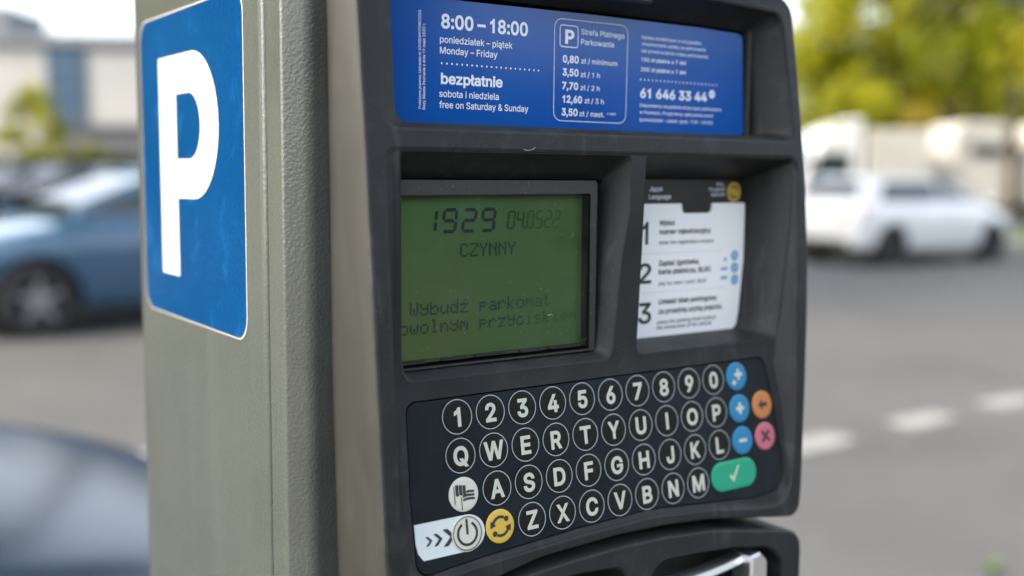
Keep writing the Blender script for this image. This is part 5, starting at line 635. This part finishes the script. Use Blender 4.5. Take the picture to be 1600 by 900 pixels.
    for x in (xf, xr):
        for s in (1, -1):
            wl = empty('wheel', (x, s * (hw - .115), wr)); wl.parent = root
            m4 = MB(); prof = [(.205, -.095), (.30, -.10), (.322, -.075), (.325, 0), (.322, .075), (.30, .10), (.205, .095)]
            m4.loft([[(r * math.cos(2 * math.pi * i / 36), yy, r * math.sin(2 * math.pi * i / 36)) for i in range(36)] for r, yy in prof]); m4.build('tyre', [TYRE], wl, smooth=True, ang=40)
            m4 = MB(); m4.loft([[(r * math.cos(2 * math.pi * i / 36), s * yy, r * math.sin(2 * math.pi * i / 36)) for i in range(36)] for r, yy in ((.21, .092), (.195, .088), (.19, .03), (.06, .02))], 1)
            m4.cyl((0, s * .03, 0), (0, s * .085, 0), .055, n=18, mi=0)
            for k in range(5):
                an = 2 * math.pi * k / 5 + .3; c, q = math.cos(an), math.sin(an)
                pts = [(c * r_ - q * w_, s * yy, q * r_ + c * w_) for yy in (.055, .082) for r_, w_ in ((.04, -.035), (.20, -.022), (.20, .022), (.04, .035))]
                m4.add(pts, [(0, 1, 2, 3), (7, 6, 5, 4), (0, 4, 5, 1), (1, 5, 6, 2), (2, 6, 7, 3), (3, 7, 4, 0)])
            m4.build('rim', [rimm or RIM, DARKT], wl, smooth=True, ang=30)
            m5 = MB(); m5.cyl((x, s * (hw - .265), wr), (x, s * (hw - .25), wr), wr + .054, n=30); m5.build('wheel_well', [DARKT], root)
    return root
def put(o, x, y, rz, z=G, s=1): o.location = (x, y, z); o.rotation_euler = (0, 0, rz); o.scale = (s, s, s); return o
BLUEM = carpaint('blue_metallic_paint', (.030, .085, .150), .2, .32); NAVY = base('slate_blue_paint', (.013, .022, .037), .2, spec=.32)
WHITEP = carpaint('white_paint', (.57, .585, .585)); BLACKP = carpaint('black_paint', (.010, .012, .013)); SILVER = carpaint('silver_paint', (.3, .3, .3), .3); GREYP = carpaint('grey_paint', (.05, .055, .06), .4)
def carframe(wx, wy, hd, s, xl, hw=.9): # centre of a car whose wheel (local xl, side s) stands at wx, wy
    c, q = math.cos(hd), math.sin(hd); return wx - (xl * c - s * hw * q), wy - (xl * q + s * hw * c)
hd = R(187)
xw = 4.25 * .615 / 2 - .02
bc = build_car(BLUEM, 'metallic blue hatchback with spoked wheels crossing the street beyond the blue P sticker')
cx, cy = carframe(1.66, 9.25, hd, 1, xw); put(bc, cx, cy, hd)
nc = build_car(NAVY, 'slate blue car parked along the kerb nearest the meter with its bonnet showing', L=4.3, H=1.46); put(nc, -1.33, 1.95, 0, G, .94)
hd = R(-3)
wc = build_car(WHITEP, 'white hatchback seen from behind beside the grass verge', rimm=DARKT); cx, cy = carframe(17.08, 9.88, hd, -1, xw); put(wc, cx, cy, hd)

# ------------------------------------------------------------------ trucks and caravan in the yard behind the white car
def P_(px, D_, z=0):   # used while laying out: a point D_ metres ahead of the camera, sideways px
    return CAMP[0] + D_ * (CF[0] + CR[0] * px), CAMP[1] + D_ * (CF[1] + CR[1] * px)
WALLW = base('white_panel', (.72, .70, .66), .5); vary(WALLW, (.36, .35, .325), (.45, .44, .41), 1.2); 
def wheels(root, xs, hw, r=.45):
    for x in xs:
        for s in (1, -1):
            m4 = MB(); m4.cyl((x, s * (hw - .28), r), (x, s * hw, r), r, n=28, mi=0); m4.cyl((x, s * hw, r), (x, s * (hw + .012), r), r * .55, n=20, mi=1); bevel(m4.build('wheel', [TYRE, SILVER], root), .03)
def build_truck(label):
    t = tag(empty('box_truck', (0, 0, 0)), label, 'truck')
    m = MB(); m.box((-.5, -1.1, .95), (1.25, 1.1, 3.0)); bevel(m.build('cargo_box', [WALLW], t), .08, 3)
    m = MB(); m.box((-.5, -.95, .60), (3.1, .95, .93)); bevel(m.build('chassis', [DARKT], t), .02)
    prof = [(1.40, .55), (3.25, .55), (3.32, 1.15), (3.20, 1.55), (2.75, 2.55), (2.45, 3.05), (1.9, 3.3), (1.40, 3.32)]
    m = MB(); m.loft([[(x, y * k, z) for x, z in prof] for y, k in ((-1.03, 1), (1.03, 1))], 0, True, True); bevel(m.build('cab', [WHITEP], t), .07, 3)
    m = MB(); m.loft([[(3.225, y, 1.60) for y in (-.85, .85)] + [(2.80, y, 2.50) for y in (.8, -.8)], [(3.21 - .06, y, 1.58) for y in (-.85, .85)] + [(2.70, y, 2.50) for y in (.8, -.8)]], 0, True, True); m.build('windscreen', [GLASS], t)
    for s in (1, -1):
        m = MB(); q = [(1.75, 1.55), (2.95, 1.55), (2.62, 2.35), (1.75, 2.35)]; m.loft([[(x, s * 1.02, z) for x, z in q], [(x, s * 1.045, z) for x, z in q]], 0, True, True); m.build('side_window', [GLASS], t)
        m = MB(); m.box((2.9, s * 1.10, 1.7), (3.0, s * 1.25, 2.2)); bevel(m.build('mirror', [DARKT], t), .02)
    wheels(t, (2.35, -.1), 1.08); return t
def build_caravan(label, L=2.15, slit=True):
    t = tag(empty('caravan', (0, 0, 0)), label, 'caravan', None)
    m = MB(); prof = [(-L / 2, .85), (L / 2, .85), (L / 2 + .05, 1.6), (L / 2 - .1, 2.9), (L / 2 - .5, 3.28), (-L / 2 + .4, 3.30), (-L / 2 + .05, 3.0)]
    m.loft([[(x, y, z) for x, z in prof] for y in (-1.1, 1.1)], 0, True, True); bevel(m.build('body', [WALLW], t), .12, 3)
    for s in (1, -1):
        m = MB(); m.box((-L / 2 + .62, s * 1.095, 2.26), (L / 2 - .02, s * 1.125, 2.62)); bevel(m.build('window_band', [GLASS], t), .02)
    m = MB(); m.box((-L / 2 + .1, -.9, .55), (L / 2 - .1, .9, .84)); m.build('chassis', [DARKT], t)
    wheels(t, (0,), 1.05, .36); return t
side = math.atan2(CR[1], CR[0])
def place(o, px, D_, rz): x, y = P_(px, D_); return put(o, x, y, rz, G + .004, .85)
place(build_truck('white box truck with rounded cab standing in the yard behind the white hatchback'), (1394 - 800) / 1677, 27.7, side + math.pi)
place(build_caravan('white caravan with dark window band left of the tree trunk'), (1503 - 800) / 1677, 28.3, side + R(2))
place(build_caravan('white caravan cut off by the right edge of the photo', 3.4), (1660 - 800) / 1677, 28.3, side + R(2))

# ------------------------------------------------------------------ trees
BARK = base('bark', (.10, .075, .05), .9); vary(BARK, (.07, .052, .036), (.13, .10, .07), 9, stretch=(1, 1, .2)); bump(BARK, 20, .5, .03, stretch=(1, 1, .2))
def leafmat(name, c):
    m = base(name, c, .5); nt_ = m.node_tree; b = nt_.nodes['Principled BSDF']; o = nt_.nodes['Material Output']
    t = nt_.nodes.new('ShaderNodeBsdfTranslucent'); t.inputs[0].default_value = (min(.9, c[0] * 1.6), min(.85, c[1] * 1.5), c[2] * .7, 1); x = nt_.nodes.new('ShaderNodeMixShader'); x.inputs[0].default_value = .55
    nt_.links.new(b.outputs[0], x.inputs[1]); nt_.links.new(t.outputs[0], x.inputs[2]); nt_.links.new(x.outputs[0], o.inputs[0]); return m
LEAF = [leafmat('leaf_olive', (.27, .285, .006)), leafmat('leaf_green', (.165, .195, .005)), leafmat('leaf_yellow', (.55, .45, .11)), leafmat('leaf_dark', (.055, .07, .004))]
def crown_mesh(rng, h0, h1, rad, n, size, mats=(0, 0, 1, 1, 1, 1, 2, 3, 3, 3), clumps=26):
    V = []; F = []; M = []
    cl = []
    for i in range(clumps):
        t = rng.random(); a = rng.random() * 6.283; rr = rad * math.sqrt(rng.random()) * (1 - abs(t - .42) ** 1.6 * 1.1)
        cl.append((rr * math.cos(a), rr * math.sin(a), h0 + (h1 - h0) * t, rad * rng.uniform(.22, .42), rng.choice(mats)))
    for i in range(n):
        c = rng.choice(cl); d = Vector((rng.gauss(0, 1), rng.gauss(0, 1), rng.gauss(0, .8))).normalized() * c[3] * rng.random() ** .4
        p = Vector(c[:3]) + d; s = size * rng.uniform(.6, 1.3)
        nrm = Vector((rng.gauss(0, 1), rng.gauss(0, 1), rng.gauss(.5, 1))).normalized(); u = nrm.orthogonal().normalized(); v = nrm.cross(u)
        k = len(V); V += [p - u * s, p + v * s * .55, p + u * s, p - v * s * .55]; F.append((k, k + 1, k + 2, k + 3)); M.append(c[4] if rng.random() < .75 else rng.choice(mats))
    return V, F, M, cl
def build_tree(name, label, cat, rng, h0, h1, rad, n, size, trunk=.16, mats=(0, 0, 0, 1, 1, 1, 1, 2, 3, 3), group=None, clumps=26):
    t = tag(empty(name, (0, 0, 0)), label, cat, group)
    V, F, M, cl = crown_mesh(rng, h0, h1, rad, n, size, mats, clumps); mk('crown', V, F, LEAF, t, mi=M)
    m = MB(); m.cyl((0, 0, -.1), (.06, .03, h0 + (h1 - h0) * .45), trunk, trunk * .5, 14); m.cyl((0, 0, -.1), (0, 0, .12), trunk * 1.5, trunk * 1.02, 14)
    for c in cl[:14]:
        z = rng.uniform(h0 * .8, h0 + (h1 - h0) * .4); m.cyl((.04, .02, z), c[:3], trunk * .34, trunk * .08, 7)
    m.build('trunk', [BARK], t, smooth=True, ang=60); return t
rng = random.Random(5)
TREES = [((1285 - 800) / 1677, 34.2, 2.4, 12.5, 3.2, 'slightly paler green tree rising behind the white box truck'), ((1385 - 800) / 1677, 32.5, 2.6, 11.5, 2.9, 'olive green tree between the box truck and the caravans'), ((1470 - 800) / 1677, 36.7, 2.4, 13.0, 3.3, 'tall olive tree behind the caravan left of the trunk'),
         ((1565 - 800) / 1677, 23.7, 4.6, 11.0, 2.7, 'tree on the verge whose brown trunk stands between two caravans'), ((1655 - 800) / 1677, 31.7, 2.2, 11.0, 3.0, 'green tree behind the right hand caravan')]
for px, D_, h0, h1, rad, lb in TREES:
    t = build_tree('tree', lb, 'tree', rng, h0, h1, rad, 6500, .17, group='trees around the yard'); x, y = P_(px, D_); put(t, x, y, rng.random() * 6, G, .85)
for px, D_, h0, h1, rad, lb in [((1340 - 800) / 1677, 46.6, 1.2, 14.0, 4.2, 'far tree left in the hazy row behind the truck'), ((1440 - 800) / 1677, 48.3, 1.0, 12.0, 4.0, 'far tree in the row seen over the gap between truck and caravan'), ((1530 - 800) / 1677, 45.0, 1.2, 13.5, 4.0, 'far tree in the row behind the brown trunk'), ((1640 - 800) / 1677, 47.5, 1.0, 13, 4.2, 'far tree in the row at the right edge of the photo')]:
    t = build_tree('tree', lb, 'tree', rng, h0, h1, rad, 5000, .24, group='trees around the yard'); x, y = P_(px, D_); put(t, x, y, rng.random() * 6, G, .85)

# ------------------------------------------------------------------ left background: pale building, bush, hedge, parked cars
CREAM = base('cream_render', (.56, .54, .46), .8); vary(CREAM, (.34, .345, .335), (.40, .405, .39), .25)
GREYR = base('grey_cladding', (.15, .16, .18), .6); BGLASS = base('blue_glazing', (.055, .10, .155), .2, coat=.2); WINM = base('dark_glazing', (.02, .03, .04), .08)
bld = tag(empty('building', (0, 0, 0)), 'pale cream building with a blue glazed stair panel and grey roof', 'building')
# local: x along the facade to the right, y away from the viewer
m = MB(); m.box((-16, 0, 0), (12, 10, 8.2)); m.build('wall', [CREAM], bld)
m = MB(); m.box((-16.3, -.3, 8.2), (12.3, 10.3, 8.75)); m.build('roof_edge', [GREYR], bld)
m = MB(); m.box((-6.6, 1.0, 8.75), (-2.6, 6, 10.4)); m.build('roof_plant_room', [GREYR], bld)
m = MB(); m.box((-.05, -.18, 3.4), (1.9, .05, 8.19)); m.build('stair_glazing', [BGLASS], bld)
for z in (4.6, 5.8, 7.0): m = MB(); m.box((-.06, -.21, z), (1.91, -.17, z + .1)); m.build('glazing_bar', [GREYR], bld)
for x in (-14, -11, -8, -5, 4.6, 7.4, 10.0):
    m = MB(); m.box((x - .7, -.04, 1.0), (x + .7, .02, 2.4)); w_ = m.build('window', [WINM], bld)
    m = MB(); m.box((x - .8, -.12, .9), (x + .8, -.04, .99)); m.build('sill', [GREYR], w_)
x, y = P_((88 - 800) / 1677, 50.0); put(bld, x, y, side + R(0), G, .85)
sh = tag(empty('shed', (0, 0, 0)), 'low grey flat roofed shed beside the yellow green bush', 'shed')
m = MB(); m.box((-1.9, 0, 0), (1.9, 3, 3.6)); m.build('wall', [GREYR], sh); m = MB(); m.box((-2.05, -.15, 3.6), (2.05, 3.1, 3.8)); m.build('roof', [GREYR], sh); m = MB(); m.box((-1.2, -.05, 0), (1.2, .02, 2.4)); m.build('door', [DARKT], sh)
x, y = P_((168 - 800) / 1677, 45.0); put(sh, x, y, side, G, .85)
t = build_tree('bush', 'yellow green spring bush in front of the cream building', 'bush', rng, .8, 5.3, 1.75, 2600, .14, .09, (1, 1, 0, 3)); x, y = P_((75 - 800) / 1677, 43.3); put(t, x, y, 0, G, .85)
def build_hedge(label, L, h, d, n):
    V = []; F = []; M = []
    for i in range(n):
        p = Vector((rng.uniform(-L / 2, L / 2), rng.uniform(-d / 2, d / 2), rng.random() ** .8 * (h + .5 * math.sin(i * .0)))); p.z *= .8 + .22 * math.sin(p.x * .9) + .12 * math.sin(p.x * 2.3 + 1); s = .12 * rng.uniform(.6, 1.3); nrm = Vector((rng.gauss(0, 1), rng.gauss(-.5, 1), rng.gauss(.5, 1))).normalized(); u = nrm.orthogonal().normalized(); v = nrm.cross(u)
        k = len(V); V += [p - u * s, p + v * s * .6, p + u * s, p - v * s * .6]; F.append((k, k + 1, k + 2, k + 3)); M.append(rng.choice((0, 1, 3, 3, 3)))
    e = tag(empty('hedge', (0, 0, 0)), label, 'hedge'); mk('foliage', V, F, LEAF, e, mi=M)
    m = MB(); m.box((-L / 2 + .1, -d / 2 + .15, 0), (L / 2 - .1, d / 2 - .15, h - .45)); m.build('inner_branches', [LEAF[3]], e); return e
h = build_hedge('dark green hedge behind the row of parked cars on the left', 16, 2.3, 1.4, 6000); x, y = P_((40 - 800) / 1677, 41.6); put(h, x, y, side, G)
for px, D_, pt, lb, an in ((30, 44, SILVER, 'silver car parked before the dark hedge, leftmost in the far row', 60), (100, 44, BLACKP, 'black car in the far row before the hedge', 65), (172, 45, GREYP, 'dark grey car in the far row above the blue bonnet', 62)):
    c = build_car(pt, lb, 'cars in the far row by the hedge', H=1.52); x, y = P_((px - 800) / 1677, D_ * .833); put(c, x, y, side + R(180 + an), G)
# ------------------------------------------------------------------ unseen surroundings on both sides of the street, added to shape reflections
BRICK = base('blocker_brick', (.12, .075, .055), .85); vary(BRICK, (.04, .033, .03), (.06, .05, .043), 2)
tn = tag(empty('reflection_blocker', (0, 0, 0)), 'long low dark row added behind the viewer to darken front reflections', 'building')  # added behind the viewer to darken what the front panel reflects
m = MB(); m.box((-42, -19, 0), (9.5, -9, 4.7)); m.box((9.5, -19, 0), (13.8, -9.01, 3.0)); m.build('wall', [BRICK], tn)
m = MB(); m.box((-42.3, -19.3, 4.7), (9.7, -8.7, 5.0)); m.box((9.7, -19.3, 3.0), (14.0, -8.7, 3.18)); m.build('roof', [GREYR], tn)
for i in range(17):
    for j in range(1):
        x = -40 + i * 3.1; z = 1.4 + j * 3.8
        m = MB(); m.box((x - .6, -9.02, z), (x + .6, -8.97, z + 1.9)); w_ = m.build('window', [WINM], tn)
        m = MB(); m.box((x - .75, -8.99, z - .12), (x + .75, -8.85, z - .01)); m.build('sill', [GREYR], w_)
tn.location = (0, -6.5, GZ)
lw = MB(); lw.box((14.4, -10.5, 0), (40, -10.2, 2.6)); lw.box((14.4, -10.55, 2.6), (40, -10.15, 2.72)); o = tag(lw.build('added_wall', [BRICK]), 'unseen low dark garden wall added to leave a sky gap in reflections', 'wall'); o.location = (0, -5, GZ)  # added low, leaving open sky for the sign to mirror
for x, y, h0, h1, rad, lb in ((23, -20, 2.2, 9, 3.0, 'dark tree behind the garden wall near the dark row'), (31, -21, 2, 10, 3.4, 'dark tree farther along behind the garden wall')):
    put(build_tree('tree', lb, 'tree', rng, h0, h1, rad, 2500, .24, group='trees behind the garden wall'), x, y, 0, GZ)
for x, y, lb in ((-3.2, 24, 'unseen tree added just beyond the left edge of the photo'), (-10, 23, 'unseen tree added farther to the left across the street'), (-17, 21, 'leftmost unseen tree added across the street')):
    put(build_tree('tree', lb, 'tree', rng, 1.0, 14.5, 5.0, 7500, .30, group='unseen trees added across the street'), x, y, 0, G)  # added out of view to keep sky reflections off the left flank
t = build_tree('tree', 'tall street tree added behind the meter, crown shaped to darken the bonnet', 'tree', rng, 6.0, 13.5, 4.2, 9000, .2, group='unseen trees added across the street'); x, y = P_((262 - 800) / 1677, 13.0); put(t, x, y, 0, G)  # crown raised and widened to darken the bonnet's reflection
ap = tag(empty('sky_blocker', (0, 0, 0)), 'dark unseen block added across the street to block sky reflections', 'building')  # added to block the sky mirrored in the meter's left flank
STUC = base('blocker_stucco', (.085, .078, .07), .8); m = MB(); m.box((-45, 0, 0), (0, 11, 15)); m.build('wall', [STUC], ap); m = MB(); m.box((-45.3, -.3, 15), (.3, 11.3, 15.5)); m.build('roof', [GREYR], ap)
for i in range(14):
    for j in range(4): m = MB(); m.box((-43 + i * 3.1, -.04, 1.2 + j * 3.6), (-41.6 + i * 3.1, .02, 2.9 + j * 3.6)); m.build('window', [WINM], ap)
ap.location = (2.5, 33, G)
V = []; F = []; M = []     # far-off wood closing the view beyond the yard and behind the meter
for i in range(16000):
    k = rng.random(); cx, cy = 14 + 66 * k, 84 - 34 * k; h = 8.5 + 2.2 * math.sin(k * 31) + 1.4 * math.sin(k * 77 + 1)
    p = Vector((cx + rng.gauss(0, 1.5), cy + rng.gauss(0, 1.5), h * rng.random() ** .75)); s = .42 * rng.uniform(.5, 1.3); nrm = Vector((rng.gauss(-.4, 1), rng.gauss(-.6, 1), rng.gauss(.5, 1))).normalized(); u = nrm.orthogonal().normalized(); v = nrm.cross(u)
    n = len(V); V += [p - u * s, p + v * s * .6, p + u * s, p - v * s * .6]; F.append((n, n + 1, n + 2, n + 3)); M.append(rng.choice((0, 1, 1, 3, 3)))
o = tag(mk('far_wood', V, F, LEAF, mi=M), 'far off mass of green trees closing the view beyond the yard', 'wood', kind='stuff'); o.location = (0, 0, G)
# ------------------------------------------------------------------ weed by the kerb line
WEED = leafmat('weed_leaf', (.12, .22, .02)); m = MB(); rw = random.Random(3)
for i in range(16):
    a = rw.random() * 6.28; l = rw.uniform(.05, .13); b = Vector((math.cos(a), math.sin(a), 0)); sd_ = Vector((-b.y, b.x, 0)) * .018
    q = [b * l * k * .6 + Vector((0, 0, l * (1.1 * k - .35 * k * k))) for k in (0, .4, .75, 1)]
    m.add([q[0] - sd_ * .4, q[0] + sd_ * .4, q[1] + sd_, q[2] + sd_ * .8, q[3], q[2] - sd_ * .8, q[1] - sd_], [(0, 1, 2, 6), (6, 2, 3, 5), (5, 3, 4)])
wd = tag(m.build('weed', [WEED]), 'small bright green weed growing from the asphalt at the bottom right', 'weed'); wd.location = (3.37, 1.69, G); wd.scale = (.62, .62, .62)
